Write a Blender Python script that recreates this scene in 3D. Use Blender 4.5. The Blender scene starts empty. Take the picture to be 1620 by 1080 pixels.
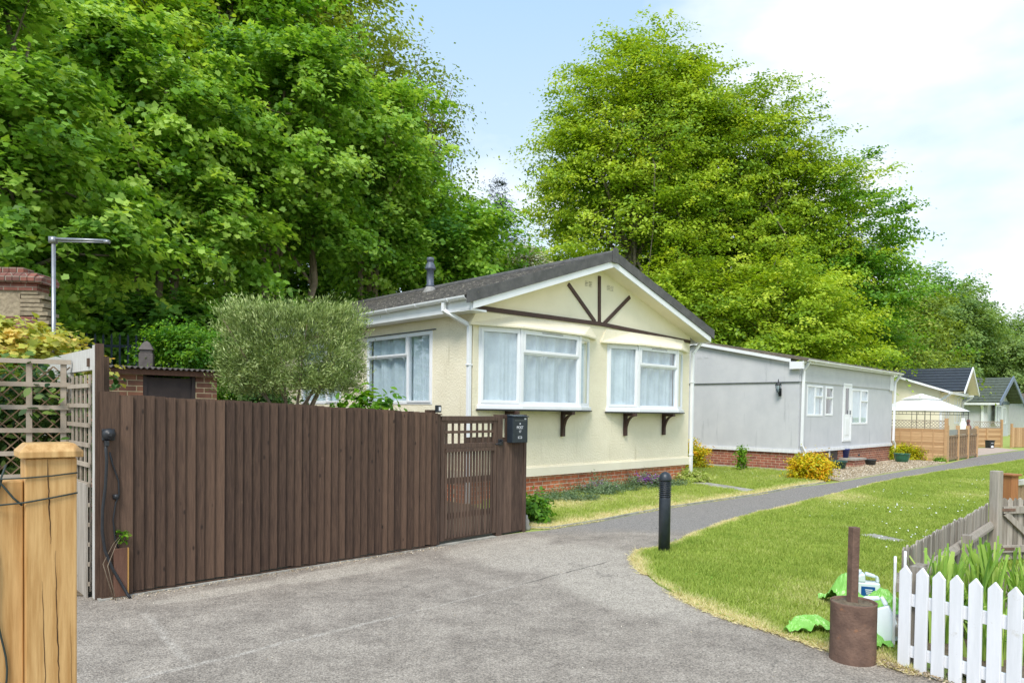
import bpy, math, random
import numpy as np
from mathutils import Vector, Matrix, geometry
random.seed(7)
R = math.radians
scn = bpy.context.scene
col = scn.collection

# ---------------------------------------------------------------- camera, light, exposure
cam_d = bpy.data.cameras.new('camera'); cam = bpy.data.objects.new('camera', cam_d); col.objects.link(cam)
cam_d.sensor_width = 36.0; cam_d.lens = 36.0 * 1120 / 1620; cam_d.shift_y = 132 / 1620
cam_d.clip_start = 0.05; cam_d.clip_end = 2000
cam.matrix_world = Matrix.Translation((0, 0, 1.6)) @ Matrix.Rotation(math.pi/2 - 0.02, 4, 'X') @ Matrix.Rotation(0.012, 4, 'Z')
scn.camera = cam
SUN_EL, SUN_AZ = 52, 198          # degrees; azimuth clockwise from +Y
sd = bpy.data.lights.new('sun', 'SUN'); so = bpy.data.objects.new('sun', sd); col.objects.link(so)
sd.energy = 1.9; sd.angle = R(24); sd.color = (1.0, 0.95, 0.87)
sv = Vector((math.sin(R(SUN_AZ))*math.cos(R(SUN_EL)), math.cos(R(SUN_AZ))*math.cos(R(SUN_EL)), math.sin(R(SUN_EL))))
so.rotation_euler = sv.to_track_quat('Z', 'Y').to_euler()
w = bpy.data.worlds.new('World'); scn.world = w; w.use_nodes = True
nt = w.node_tree; nt.nodes.clear()
N = nt.nodes.new; L = nt.links.new
sky = N('ShaderNodeTexSky'); sky.sky_type = 'NISHITA'; sky.sun_disc = False
sky.sun_elevation = R(SUN_EL); sky.sun_rotation = R(SUN_AZ); sky.ozone_density = 1.6; sky.air_density = 1.0; sky.dust_density = 0.6
tc = N('ShaderNodeTexCoord'); mp = N('ShaderNodeMapping'); mp.inputs['Scale'].default_value = (1.0, 1.0, 2.2)
nz = N('ShaderNodeTexNoise'); nz.inputs['Scale'].default_value = 2.6; nz.inputs['Detail'].default_value = 6; nz.inputs['Roughness'].default_value = 0.5
L(tc.outputs['Generated'], mp.inputs[0]); L(mp.outputs[0], nz.inputs['Vector'])
dot = N('ShaderNodeVectorMath'); dot.operation = 'DOT_PRODUCT'; dot.inputs[1].default_value = (0.86, 0.22, -0.42)
L(tc.outputs['Generated'], dot.inputs[0])
ma = N('ShaderNodeMath'); ma.operation = 'MULTIPLY_ADD'; ma.inputs[1].default_value = 0.85
nm = N('ShaderNodeMath'); nm.operation = 'MULTIPLY_ADD'; nm.inputs[1].default_value = 1.7; nm.inputs[2].default_value = -0.35; L(nz.outputs['Fac'], nm.inputs[0])
L(dot.outputs['Value'], ma.inputs[0]); L(nm.outputs[0], ma.inputs[2])
cr = N('ShaderNodeValToRGB'); cr.color_ramp.elements[0].position = 0.60; cr.color_ramp.elements[1].position = 0.95
cr.color_ramp.elements[0].color = (0, 0, 0, 1); cr.color_ramp.elements[1].color = (1, 1, 1, 1)
L(ma.outputs[0], cr.inputs[0])
mx = N('ShaderNodeMix'); mx.data_type = 'RGBA'
# high thin haze lifts the blue towards pale cyan, whiter near the horizon
sz = N('ShaderNodeSeparateXYZ'); L(tc.outputs['Generated'], sz.inputs[0])
hz_ = N('ShaderNodeMapRange'); hz_.inputs['From Min'].default_value = 0.0; hz_.inputs['From Max'].default_value = 0.62; L(sz.outputs[2], hz_.inputs['Value'])
veil = N('ShaderNodeMix'); veil.data_type = 'RGBA'; veil.inputs['A'].default_value = (3.55, 3.85, 4.15, 1); veil.inputs['B'].default_value = (1.55, 2.55, 3.6, 1); L(hz_.outputs[0], veil.inputs['Factor'])
thin = N('ShaderNodeMix'); thin.data_type = 'RGBA'; thin.inputs['Factor'].default_value = 0.8; L(sky.outputs[0], thin.inputs['A']); L(veil.outputs['Result'], thin.inputs['B'])
L(cr.outputs[0], mx.inputs['Factor']); L(thin.outputs['Result'], mx.inputs['A']); mx.inputs['B'].default_value = (4.2, 4.3, 4.4, 1)
bgn = N('ShaderNodeBackground'); bgn.inputs['Strength'].default_value = 0.145
ow = N('ShaderNodeOutputWorld'); L(mx.outputs['Result'], bgn.inputs[0]); L(bgn.outputs[0], ow.inputs[0])
scn.view_settings.view_transform = 'Standard'; scn.view_settings.look = 'None'; scn.view_settings.gamma = 1
scn.view_settings.exposure = 1.0
scn.render.engine = 'CYCLES'
try:
    scn.cycles.max_bounces = 8; scn.cycles.transparent_max_bounces = 12; scn.cycles.diffuse_bounces = 4
except Exception: pass

# ---------------------------------------------------------------- tagging helpers
def tag(o, label=None, cat=None, group=None, kind=None):
    if label: o['label'] = label
    if cat: o['category'] = cat
    if group: o['group'] = group
    if kind: o['kind'] = kind
    return o
def thing(name, label, cat, loc=(0, 0, 0), rz=0.0, group=None):
    o = bpy.data.objects.new(name, None); col.objects.link(o); o.empty_display_size = 0.2
    o.location = loc; o.rotation_euler = (0, 0, rz)
    return tag(o, label, cat, group)
def copy_tree(o, parent=None):
    c = o.copy(); col.objects.link(c); c.parent = parent
    for ch in list(o.children): copy_tree(ch, c)
    return c

# ---------------------------------------------------------------- materials
def C4(c): return (c[0], c[1], c[2], 1)
def base_mat(name):
    m = bpy.data.materials.new(name); m.use_nodes = True
    return m, m.node_tree, m.node_tree.nodes['Principled BSDF']
def pmat(name, c1, c2=None, scale=6.0, rough=0.6, bump=0.0, bscale=60.0, stretch=(1, 1, 1), metal=0.0, spec=0.4, tint=0.0, detail=6, c3=None, c3pos=0.7, c3scale=2.0, c3st=None, knots=0, bdist=0.01, lo=0.35, hi=0.65):
    m, t, b = base_mat(name)
    n = t.nodes.new; l = t.links.new
    b.inputs['Roughness'].default_value = rough; b.inputs['Metallic'].default_value = metal
    b.inputs['Specular IOR Level'].default_value = spec
    tcn = n('ShaderNodeTexCoord'); mpn = n('ShaderNodeMapping'); mpn.inputs['Scale'].default_value = stretch
    l(tcn.outputs['Object'], mpn.inputs[0])
    out = None
    if c2 is not None:
        no = n('ShaderNodeTexNoise'); no.inputs['Scale'].default_value = scale; no.inputs['Detail'].default_value = detail; no.inputs['Roughness'].default_value = 0.65
        l(mpn.outputs[0], no.inputs['Vector'])
        rp = n('ShaderNodeMapRange'); rp.inputs['From Min'].default_value = lo; rp.inputs['From Max'].default_value = hi
        l(no.outputs['Fac'], rp.inputs['Value'])
        fac = rp.outputs[0]
        if tint:
            at = n('ShaderNodeAttribute'); at.attribute_name = 'tint'
            mm = n('ShaderNodeMath'); mm.operation = 'MULTIPLY_ADD'; mm.inputs[1].default_value = tint
            l(at.outputs['Fac'], mm.inputs[0])
            m2 = n('ShaderNodeMath'); m2.operation = 'MULTIPLY'; m2.inputs[1].default_value = 1 - tint*0.6
            l(fac, m2.inputs[0]); l(m2.outputs[0], mm.inputs[2])
            m3 = n('ShaderNodeMath'); m3.operation = 'SUBTRACT'; m3.inputs[1].default_value = tint*0.25; m3.use_clamp = True
            l(mm.outputs[0], m3.inputs[0]); fac = m3.outputs[0]
        mi = n('ShaderNodeMix'); mi.data_type = 'RGBA'; mi.inputs['A'].default_value = C4(c1); mi.inputs['B'].default_value = C4(c2)
        l(fac, mi.inputs['Factor']); out = mi.outputs['Result']
        if c3 is not None:
            n3 = n('ShaderNodeTexNoise'); n3.inputs['Scale'].default_value = c3scale; n3.inputs['Detail'].default_value = 8; n3.inputs['Roughness'].default_value = 0.7
            if c3st:
                mp3 = n('ShaderNodeMapping'); mp3.inputs['Scale'].default_value = c3st; l(tcn.outputs['Object'], mp3.inputs[0]); l(mp3.outputs[0], n3.inputs['Vector'])
            else: l(tcn.outputs['Object'], n3.inputs['Vector'])
            r3 = n('ShaderNodeMapRange'); r3.inputs['From Min'].default_value = c3pos; r3.inputs['From Max'].default_value = c3pos + 0.12
            l(n3.outputs['Fac'], r3.inputs['Value'])
            mi3 = n('ShaderNodeMix'); mi3.data_type = 'RGBA'; l(r3.outputs[0], mi3.inputs['Factor']); l(out, mi3.inputs['A']); mi3.inputs['B'].default_value = C4(c3); out = mi3.outputs['Result']
        if knots:
            mk = n('ShaderNodeMapping'); mk.inputs['Scale'].default_value = (2.2, 1.0, 1.0); l(tcn.outputs['Object'], mk.inputs[0])
            vk = n('ShaderNodeTexVoronoi'); vk.inputs['Scale'].default_value = knots; l(mk.outputs[0], vk.inputs['Vector'])
            rk = n('ShaderNodeMapRange'); rk.inputs['From Min'].default_value = .05; rk.inputs['From Max'].default_value = .12; rk.inputs['To Min'].default_value = .85; rk.inputs['To Max'].default_value = 0; l(vk.outputs['Distance'], rk.inputs['Value'])
            mk2 = n('ShaderNodeMix'); mk2.data_type = 'RGBA'; l(rk.outputs[0], mk2.inputs['Factor']); l(out, mk2.inputs['A']); mk2.inputs['B'].default_value = C4([v*.35 for v in c1]); out = mk2.outputs['Result']
        l(out, b.inputs['Base Color'])
    else:
        b.inputs['Base Color'].default_value = C4(c1)
    if bump:
        nb = n('ShaderNodeTexNoise'); nb.inputs['Scale'].default_value = bscale; nb.inputs['Detail'].default_value = 5
        l(mpn.outputs[0], nb.inputs['Vector'])
        bp = n('ShaderNodeBump'); bp.inputs['Strength'].default_value = bump; bp.inputs['Distance'].default_value = bdist
        l(nb.outputs['Fac'], bp.inputs['Height']); l(bp.outputs[0], b.inputs['Normal'])
    return m
def brick_mat(name, c1, c2, mortar, bw=0.225, bh=0.075, msize=0.012):
    m, t, b = base_mat(name); n = t.nodes.new; l = t.links.new
    tcn = n('ShaderNodeTexCoord'); sx = n('ShaderNodeSeparateXYZ'); l(tcn.outputs['Object'], sx.inputs[0])
    ad = n('ShaderNodeMath'); ad.operation = 'ADD'; l(sx.outputs[0], ad.inputs[0]); l(sx.outputs[1], ad.inputs[1])
    cb = n('ShaderNodeCombineXYZ'); l(ad.outputs[0], cb.inputs[0]); l(sx.outputs[2], cb.inputs[1])
    br = n('ShaderNodeTexBrick'); l(cb.outputs[0], br.inputs['Vector']); br.inputs['Scale'].default_value = 1
    br.inputs['Brick Width'].default_value = bw; br.inputs['Row Height'].default_value = bh; br.inputs['Mortar Size'].default_value = msize/2
    br.inputs['Color1'].default_value = C4(c1); br.inputs['Color2'].default_value = C4(c2); br.inputs['Mortar'].default_value = C4(mortar)
    br.inputs['Bias'].default_value = -0.2; br.inputs['Mortar Smooth'].default_value = 0.2
    no = n('ShaderNodeTexNoise'); no.inputs['Scale'].default_value = 9; no.inputs['Detail'].default_value = 8; l(tcn.outputs['Object'], no.inputs['Vector'])
    mr = n('ShaderNodeMapRange'); mr.inputs['From Min'].default_value = .3; mr.inputs['From Max'].default_value = .7; mr.inputs['To Min'].default_value = .72; mr.inputs['To Max'].default_value = 1.2
    l(no.outputs['Fac'], mr.inputs['Value'])
    mu = n('ShaderNodeMix'); mu.data_type = 'RGBA'; mu.blend_type = 'MULTIPLY'; mu.inputs['Factor'].default_value = 1
    l(br.outputs['Color'], mu.inputs['A']); l(mr.outputs[0], mu.inputs['B']); l(mu.outputs['Result'], b.inputs['Base Color'])
    bp = n('ShaderNodeBump'); bp.invert = True; bp.inputs['Strength'].default_value = .6; bp.inputs['Distance'].default_value = .006
    l(br.outputs['Fac'], bp.inputs['Height']); l(bp.outputs[0], b.inputs['Normal']); b.inputs['Roughness'].default_value = .85
    return m
def leaf_mat(name, dark, mid, light, trans=0.45, rough=0.5, spec=0.35):
    m, t, b = base_mat(name); n = t.nodes.new; l = t.links.new
    at = n('ShaderNodeAttribute'); at.attribute_name = 'tint'
    r = n('ShaderNodeValToRGB'); e = r.color_ramp.elements
    e[0].position = 0.1; e[0].color = C4(dark); e[1].position = 0.95; e[1].color = C4(light)
    k = e.new(0.5); k.color = C4(mid)
    l(at.outputs['Fac'], r.inputs[0]); l(r.outputs[0], b.inputs['Base Color'])
    b.inputs['Roughness'].default_value = rough; b.inputs['Specular IOR Level'].default_value = spec
    tr = n('ShaderNodeBsdfTranslucent'); g = n('ShaderNodeMix'); g.data_type = 'RGBA'; g.blend_type = 'MULTIPLY'; g.inputs['Factor'].default_value = 1
    l(r.outputs[0], g.inputs['A']); g.inputs['B'].default_value = (1.25, 1.15, 0.5, 1); l(g.outputs['Result'], tr.inputs[0])
    ms = n('ShaderNodeMixShader'); ms.inputs[0].default_value = trans
    l(b.outputs[0], ms.inputs[1]); l(tr.outputs[0], ms.inputs[2]); l(ms.outputs[0], t.nodes['Material Output'].inputs[0])
    return m
def glass_mat(name, tintc, base=0.10):
    m, t, b = base_mat(name); n = t.nodes.new; l = t.links.new; t.nodes.remove(b)
    tr = n('ShaderNodeBsdfTransparent'); tr.inputs[0].default_value = C4(tintc)
    gl = n('ShaderNodeBsdfGlossy'); gl.inputs['Roughness'].default_value = 0.02; gl.inputs[0].default_value = (1, 1, 1, 1)
    lw = n('ShaderNodeLayerWeight'); lw.inputs[0].default_value = .5
    pw = n('ShaderNodeMath'); pw.operation = 'POWER'; pw.inputs[1].default_value = 4; l(lw.outputs['Facing'], pw.inputs[0])
    ad = n('ShaderNodeMath'); ad.operation = 'ADD'; ad.use_clamp = True; ad.inputs[1].default_value = base; l(pw.outputs[0], ad.inputs[0])
    ms = n('ShaderNodeMixShader'); l(ad.outputs[0], ms.inputs[0]); l(tr.outputs[0], ms.inputs[1]); l(gl.outputs[0], ms.inputs[2])
    l(ms.outputs[0], t.nodes['Material Output'].inputs[0])
    return m

M = {}
M['cream'] = pmat('cream_render', (.88, .805, .62), (.81, .735, .55), 2.2, .9, .9, 30, bdist=.012, detail=7, c3=(.64, .57, .40), c3pos=.60, c3scale=1.0, c3st=(5, 5, .55))
M['cream_smooth'] = pmat('cream_board', (.88, .81, .64), (.83, .76, .59), 2.0, .75, .08, 60)
M['grey_render'] = pmat('grey_render', (.60, .60, .62), (.53, .535, .56), 1.6, .9, .5, 60, bdist=.006, detail=8, c3=(.42, .43, .45), c3pos=.60, c3scale=1.0, c3st=(4, 4, .45))
M['white'] = pmat('white_plastic', (.86, .87, .89), (.80, .81, .83), 3, .35, .02, 30, spec=.5)
M['white_paint'] = pmat('white_painted_wood', (.82, .82, .84), (.70, .705, .72), 14, .5, .35, 60, stretch=(1, 1, .12), bdist=.004, c3=(.60, .58, .53), c3pos=.62, c3scale=9)
M['brown_trim'] = pmat('brown_trim', (.075, .038, .030), (.052, .027, .023), 8, .6, .1, 50)
M['tile'] = pmat('grey_roof_tile', (.16, .148, .135), (.075, .07, .066), 7, .9, .5, 40, c3=(.34, .31, .26), c3pos=.54, c3scale=9)
M['verge'] = pmat('verge_tile', (.135, .13, .128), (.080, .079, .080), 6, .85, .3, 60, c3=(.20, .18, .12), c3pos=.62, c3scale=12)
M['felt'] = pmat('brown_roof', (.19, .155, .12), (.12, .10, .08), 8, .9, .3, 60)
M['slate'] = pmat('slate_roof', (.040, .050, .068), (.028, .034, .046), 5, .5, .2, 40)
M['mossroof'] = pmat('green_roof', (.12, .14, .11), (.07, .085, .07), 6, .8, .3, 30)
M['brick'] = brick_mat('orange_brick', (.66, .20, .085), (.52, .135, .06), (.72, .62, .47))
M['brick2'] = brick_mat('red_brick', (.36, .12, .07), (.20, .065, .05), (.52, .42, .30))
M['brick3'] = brick_mat('brown_brick', (.30, .13, .075), (.13, .06, .045), (.52, .42, .26))
M['brick_old'] = brick_mat('old_brick', (.24, .085, .06), (.13, .06, .05), (.30, .26, .21))
M['fence_brown'] = pmat('brown_stained_board', (.046, .025, .016), (.142, .083, .053), 15, .72, .6, 40, stretch=(5, 5, .35), tint=.8, bdist=.004, c3=(.19, .125, .085), c3pos=.66, c3scale=5, knots=4.2)
M['gate_brown'] = pmat('brown_stained_gate', (.052, .031, .022), (.150, .094, .066), 9, .75, .35, 30, stretch=(6, 6, .5), tint=.6, bdist=.004)
M['grey_wood'] = pmat('weathered_grey_wood', (.17, .145, .115), (.44, .39, .33), 7, .9, .6, 26, stretch=(5, 5, .35), tint=.7, bdist=.006, c3=(.07, .06, .045), c3pos=.64, c3scale=6)
M['trellis_wood'] = pmat('pale_trellis_wood', (.31, .25, .19), (.45, .38, .30), 7, .85, .3, 30, tint=.6, bdist=.003)
M['whitewash'] = pmat('whitewashed_board', (.62, .60, .56), (.40, .37, .33), 9, .85, .3, 30, stretch=(5, 5, .6), tint=.4, bdist=.004)
M['new_wood'] = pmat('new_pine', (.66, .41, .17), (.43, .225, .07), 5.5, .55, .25, 22, stretch=(9, 9, .55), bdist=.003, detail=9, knots=4.0)
M['larch'] = pmat('orange_larch_panel', (.60, .38, .20), (.36, .20, .09), 8, .75, .2, 30, stretch=(.5, .5, 8), tint=.9)
M['larch_dark'] = pmat('brown_trellis_panel', (.36, .24, .14), (.20, .13, .08), 8, .8, .2, 30, tint=.6)
M['terra'] = pmat('terracotta_wood', (.42, .18, .065), (.33, .13, .05), 8, .7, .1, 30, stretch=(5, 5, .5))
M['black'] = pmat('black_plastic', (.018, .02, .024), (.03, .032, .036), 20, .45, .05, 60)
M['bollard'] = pmat('bollard_paint', (.020, .026, .034), (.030, .038, .048), 12, .42, .06, 80, spec=.5)
M['postbox'] = pmat('postbox_metal', (.022, .030, .040), (.030, .040, .052), 16, .4, .05, 80, metal=.2)
M['white_print'] = pmat('white_print', (.75, .77, .8), rough=.6)
M['rust'] = pmat('rusty_steel', (.115, .068, .050), (.20, .12, .085), 9, .75, .5, 60, c3=(.36, .16, .07), c3pos=.60, c3scale=8)
M['galv'] = pmat('galvanised_metal', (.34, .35, .37), (.26, .27, .29), 12, .4, .05, 40, metal=.6)
M['rail_blue'] = pmat('blue_grey_railing', (.035, .055, .085), (.05, .07, .10), 10, .5)
M['leadgrey'] = pmat('flue_metal', (.14, .16, .20), (.07, .085, .12), 14, .5, .1, 40, metal=.2, c3=(.42, .40, .36), c3pos=.62, c3scale=14)
M['lead'] = pmat('flue_flashing', (.36, .35, .33), (.24, .23, .22), 14, .7, .1, 40)
M['shed_door'] = pmat('dark_door', (.055, .040, .038), (.075, .055, .05), 5, .75, .1, 20)
M['corrug'] = pmat('corrugated_roof', (.14, .12, .11), (.09, .075, .07), 9, .8)
M['stone'] = pmat('old_stone', (.38, .31, .21), (.24, .19, .13), 9, .95, .6, 18, bdist=.03)
M['concrete'] = pmat('pale_concrete', (.44, .42, .37), (.25, .235, .20), 6, .95, .3, 60)
M['curtain'] = pmat('net_curtain', (.72, .76, .78), (.58, .63, .66), 4, .95, 0)
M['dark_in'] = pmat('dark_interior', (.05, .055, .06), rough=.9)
M['glass'] = glass_mat('window_glass', (.86, .93, .96), .13)
M['glass_dark'] = glass_mat('dark_glass', (.45, .5, .52), .10)
M['vent'] = pmat('vent_grille', (.27, .25, .19), rough=.8)
M['lampblack'] = pmat('black_lantern', (.015, .017, .02), rough=.4)
M['pot_green'] = pmat('green_glazed_pot', (.022, .14, .075), (.016, .10, .055), 6, .25, spec=.6)
M['pot_dark'] = pmat('dark_green_pot', (.018, .060, .048), (.03, .085, .07), 6, .5)
M['pot_teal'] = pmat('teal_pot', (.015, .07, .085), (.012, .05, .06), 6, .4)
M['pot_grey'] = pmat('charcoal_pot', (.045, .05, .055), (.07, .07, .07), 6, .6)
M['pot_blue'] = pmat('blue_glazed_pot', (.008, .018, .17), (.02, .03, .10), 3, .25, spec=.6, c3=(.45, .30, .16), c3pos=.64, c3scale=6)
M['soil'] = pmat('soil', (.10, .075, .05), (.19, .15, .10), 16, .95, .8, 30, bdist=.03, c3=(.34, .28, .20), c3pos=.6, c3scale=18)
M['canvas'] = pmat('white_canvas', (.88, .88, .88), (.82, .82, .83), 3, .9)
M['jug'] = pmat('translucent_plastic', (.74, .80, .82), (.68, .75, .78), 4, .35, spec=.5)
M['blue_label'] = pmat('blue_label', (.01, .085, .30), rough=.4)
M['jug_blue'] = pmat('pale_blue_liquid', (.20, .50, .66), rough=.3)
M['bag'] = pmat('lime_green_bag', (.25, .56, .10), (.19, .46, .06), 5, .35, .2, 12, spec=.6, bdist=.03)
M['bark'] = pmat('bark', (.14, .115, .085), (.26, .225, .175), 5, .95, .6, 12, stretch=(2, 2, .5), bdist=.03)
M['bark_pale'] = pmat('pale_stem', (.30, .23, .16), (.20, .155, .11), 8, .9, .3, 30)
M['hill'] = pmat('woodland_floor', (.020, .030, .012), (.045, .055, .022), .6, 1)
M['plaque'] = pmat('white_plaque', (.7, .7, .68), rough=.6)
M['butter'] = pmat('orange_wing', (.62, .25, .12), (.50, .18, .09), 8, .5)
M['offcut'] = pmat('offcut_board', (.12, .055, .035), (.17, .085, .055), 7, .8, .2, 30, stretch=(5, 5, .5))
M['offcut_edge'] = pmat('raw_cut_edge', (.50, .27, .08), rough=.8)
M['wire'] = pmat('dark_green_wire', (.03, .045, .04), rough=.6)
M['pink'] = pmat('brick_red_ornament', (.35, .15, .12), (.10, .05, .05), 12, .8)

# leaves
LM = {}
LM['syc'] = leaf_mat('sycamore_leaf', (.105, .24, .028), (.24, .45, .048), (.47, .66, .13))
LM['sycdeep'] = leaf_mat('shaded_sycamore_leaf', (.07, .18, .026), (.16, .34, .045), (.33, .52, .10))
LM['lime'] = leaf_mat('hornbeam_leaf', (.18, .32, .026), (.38, .54, .035), (.62, .72, .08), trans=.42)
LM['limey'] = leaf_mat('young_oak_leaf', (.17, .26, .04), (.35, .46, .06), (.56, .62, .14), trans=.42)
LM['oak'] = leaf_mat('oak_leaf', (.08, .22, .022), (.19, .40, .032), (.38, .58, .07), trans=.4)
LM['pale'] = leaf_mat('pale_willow_leaf', (.16, .27, .08), (.28, .42, .13), (.42, .54, .20))
LM['far'] = leaf_mat('hazed_far_leaf', (.10, .20, .05), (.21, .34, .09), (.36, .50, .15))  # distance haze is put into this paler leaf colour; no haze volume
LM['haw'] = leaf_mat('hawthorn_leaf', (.08, .15, .03), (.24, .28, .10), (.85, .85, .80), trans=.3)
LM['conifer'] = leaf_mat('conifer_needle', (.012, .03, .018), (.025, .055, .03), (.05, .09, .045), trans=.1)
LM['olive'] = leaf_mat('olive_leaf', (.08, .12, .03), (.25, .35, .09), (.60, .68, .30), trans=.2, rough=.5)
LM['privet'] = leaf_mat('privet_leaf', (.04, .15, .01), (.12, .30, .015), (.30, .50, .03))
LM['acer'] = leaf_mat('golden_acer_leaf', (.26, .36, .05), (.60, .60, .13), (.86, .56, .17), trans=.35)
LM['spir'] = leaf_mat('golden_spirea_leaf', (.30, .40, .01), (.72, .60, .012), (.90, .42, .015), trans=.3)
LM['ivy'] = leaf_mat('climber_leaf', (.02, .06, .012), (.07, .16, .03), (.25, .36, .08))
LM['herb'] = leaf_mat('grey_green_foliage', (.06, .12, .05), (.14, .22, .10), (.28, .36, .20), trans=.2)
LM['purple'] = leaf_mat('purple_flower', (.16, .06, .28), (.34, .07, .52), (.52, .14, .70), trans=.3)
LM['lilac'] = leaf_mat('lilac_flower', (.22, .15, .26), (.33, .24, .40), (.5, .4, .55), trans=.3)
LM['strap'] = leaf_mat('strap_leaf', (.14, .28, .05), (.32, .52, .09), (.66, .78, .24), trans=.3)
LM['grass'] = leaf_mat('grass_blade', (.25, .36, .06), (.42, .51, .11), (.80, .70, .43), trans=.3, rough=.7, spec=.15)
LM['daisy'] = leaf_mat('daisy_petal', (.75, .75, .72), (.82, .82, .8), (.85, .85, .83), trans=.1)

# ---------------------------------------------------------------- mesh builder
class MB:
    def __init__(s): s.v = []; s.f = []; s.t = []; s.tint = .5; s.m = Matrix.Identity(4)
    def add(s, vs, fs):
        k = len(s.v); s.v += [tuple(s.m @ Vector(p)) for p in vs]; s.f += [tuple(i + k for i in q) for q in fs]; s.t += [s.tint]*len(fs); return s
    def box(s, x0, x1, y0, y1, z0, z1):
        return s.add([(x0,y0,z0),(x1,y0,z0),(x1,y1,z0),(x0,y1,z0),(x0,y0,z1),(x1,y0,z1),(x1,y1,z1),(x0,y1,z1)],
                     [(0,3,2,1),(4,5,6,7),(0,1,5,4),(1,2,6,5),(2,3,7,6),(3,0,4,7)])
    def prism(s, pts, lo, hi, axis='y'):
        n = len(pts)
        def P(a, b, c): return {'y': (a, c, b), 'z': (a, b, c), 'x': (c, a, b)}[axis]
        return s.add([P(a, b, lo) for a, b in pts] + [P(a, b, hi) for a, b in pts],
                     [tuple(range(n)), tuple(range(2*n-1, n-1, -1))] + [(i, i+n, (i+1) % n + n, (i+1) % n) for i in range(n)])
    def bar(s, a, b, wx, wy, up=(0, 0, 1)):
        a = Vector(a); b = Vector(b); d = (b-a); ln = d.length; d.normalize(); u = Vector(up)
        if abs(d.dot(u)) > .98: u = Vector((1, 0, 0))
        x = d.cross(u).normalized(); y = x.cross(d).normalized()
        vs = []
        for q in (a, b):
            for i, j in ((-1,-1),(1,-1),(1,1),(-1,1)): vs.append(q + x*(i*wx/2) + y*(j*wy/2))
        return s.add(vs, [(0,1,2,3),(7,6,5,4),(0,4,5,1),(1,5,6,2),(2,6,7,3),(3,7,4,0)])
    def tube(s, pts, rad, n=8, cap=True):
        pts = [Vector(p) for p in pts]; rad = rad if hasattr(rad, '__len__') else [rad]*len(pts)
        vs = []; fs = []; prev = None
        for i, p in enumerate(pts):
            d = (pts[min(i+1, len(pts)-1)] - pts[max(i-1, 0)]).normalized()
            if prev is None:
                u = Vector((1, 0, 0)) if abs(d.x) < .9 else Vector((0, 1, 0)); x = d.cross(u).normalized()
            else: x = (prev - d*prev.dot(d)).normalized()
            prev = x; y = d.cross(x)
            for k in range(n):
                a = 2*math.pi*k/n; vs.append(p + (x*math.cos(a) + y*math.sin(a))*rad[i])
        for i in range(len(pts)-1):
            for k in range(n): fs.append((i*n+k, i*n+(k+1) % n, (i+1)*n+(k+1) % n, (i+1)*n+k))
        if cap: fs += [tuple(range(n-1, -1, -1)), tuple(range((len(pts)-1)*n, len(pts)*n))]
        return s.add(vs, fs)
    def lathe(s, prof, n=20, c=(0, 0, 0)):
        vs = []; fs = []
        for r, z in prof:
            for k in range(n): a = 2*math.pi*k/n; vs.append((c[0]+r*math.cos(a), c[1]+r*math.sin(a), c[2]+z))
        for i in range(len(prof)-1):
            for k in range(n): fs.append((i*n+k, i*n+(k+1) % n, (i+1)*n+(k+1) % n, (i+1)*n+k))
        fs += [tuple(range(n-1, -1, -1)), tuple(range((len(prof)-1)*n, len(prof)*n))]
        return s.add(vs, fs)
    def build(s, name, mat, parent=None, smooth=False, bevel=0.0):
        me = bpy.data.meshes.new(name); me.from_pydata(s.v, [], s.f)
        a = me.attributes.new('tint', 'FLOAT', 'FACE'); a.data.foreach_set('value', s.t)
        me.materials.append(M[mat] if isinstance(mat, str) else mat)
        if smooth: me.polygons.foreach_set('use_smooth', [len(f) <= 4 for f in s.f])
        me.update()
        o = bpy.data.objects.new(name, me); col.objects.link(o); o.parent = parent
        if bevel:
            b = o.modifiers.new('bevel', 'BEVEL'); b.width = bevel; b.segments = 2; b.limit_method = 'ANGLE'
        return o
def text_obj(name, txt, size, mat, parent, mw, extrude=.001):
    cu = bpy.data.curves.new(name, 'FONT'); cu.body = txt; cu.size = size; cu.extrude = extrude; cu.align_x = 'CENTER'; cu.align_y = 'CENTER'
    o = bpy.data.objects.new(name, cu); col.objects.link(o); o.matrix_world = mw
    dg = bpy.context.evaluated_depsgraph_get(); me = bpy.data.meshes.new_from_object(o.evaluated_get(dg))
    bpy.data.objects.remove(o); q = bpy.data.objects.new(name, me); col.objects.link(q); me.materials.append(M[mat]); q.parent = parent
    q.matrix_local = mw
    return q

# ---------------------------------------------------------------- foliage
def _norm(a): return a / np.maximum(np.linalg.norm(a, axis=1, keepdims=True), 1e-9)
def radial(pts): return np.array([(r*math.cos(R(a)), r*math.sin(R(a)), .0) for a, r in pts])
T_MAPLE = radial([(-90,.20),(-55,.44),(-28,.36),(8,.52),(40,.40),(62,.47),(90,.62),(118,.47),(140,.40),(172,.52),(208,.36),(235,.44)])
T_MAPLE[:, 2] = -np.abs(T_MAPLE[:, 0])*.25
T_LEAF = np.array([(0,-.5,0),(.30,-.12,.05),(.24,.22,.04),(0,.55,-.05),(-.24,.22,.04),(-.30,-.12,.05)])
T_QUAD = np.array([(0,-.5,0),(.34,0,.06),(0,.5,0),(-.34,0,.06)])
T_THIN = np.array([(0,-.5,0),(.11,0,.02),(0,.5,0),(-.11,0,.02)])
T_TRI = np.array([(-.5,0,0),(.5,0,0),(0,1,0)])
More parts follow.
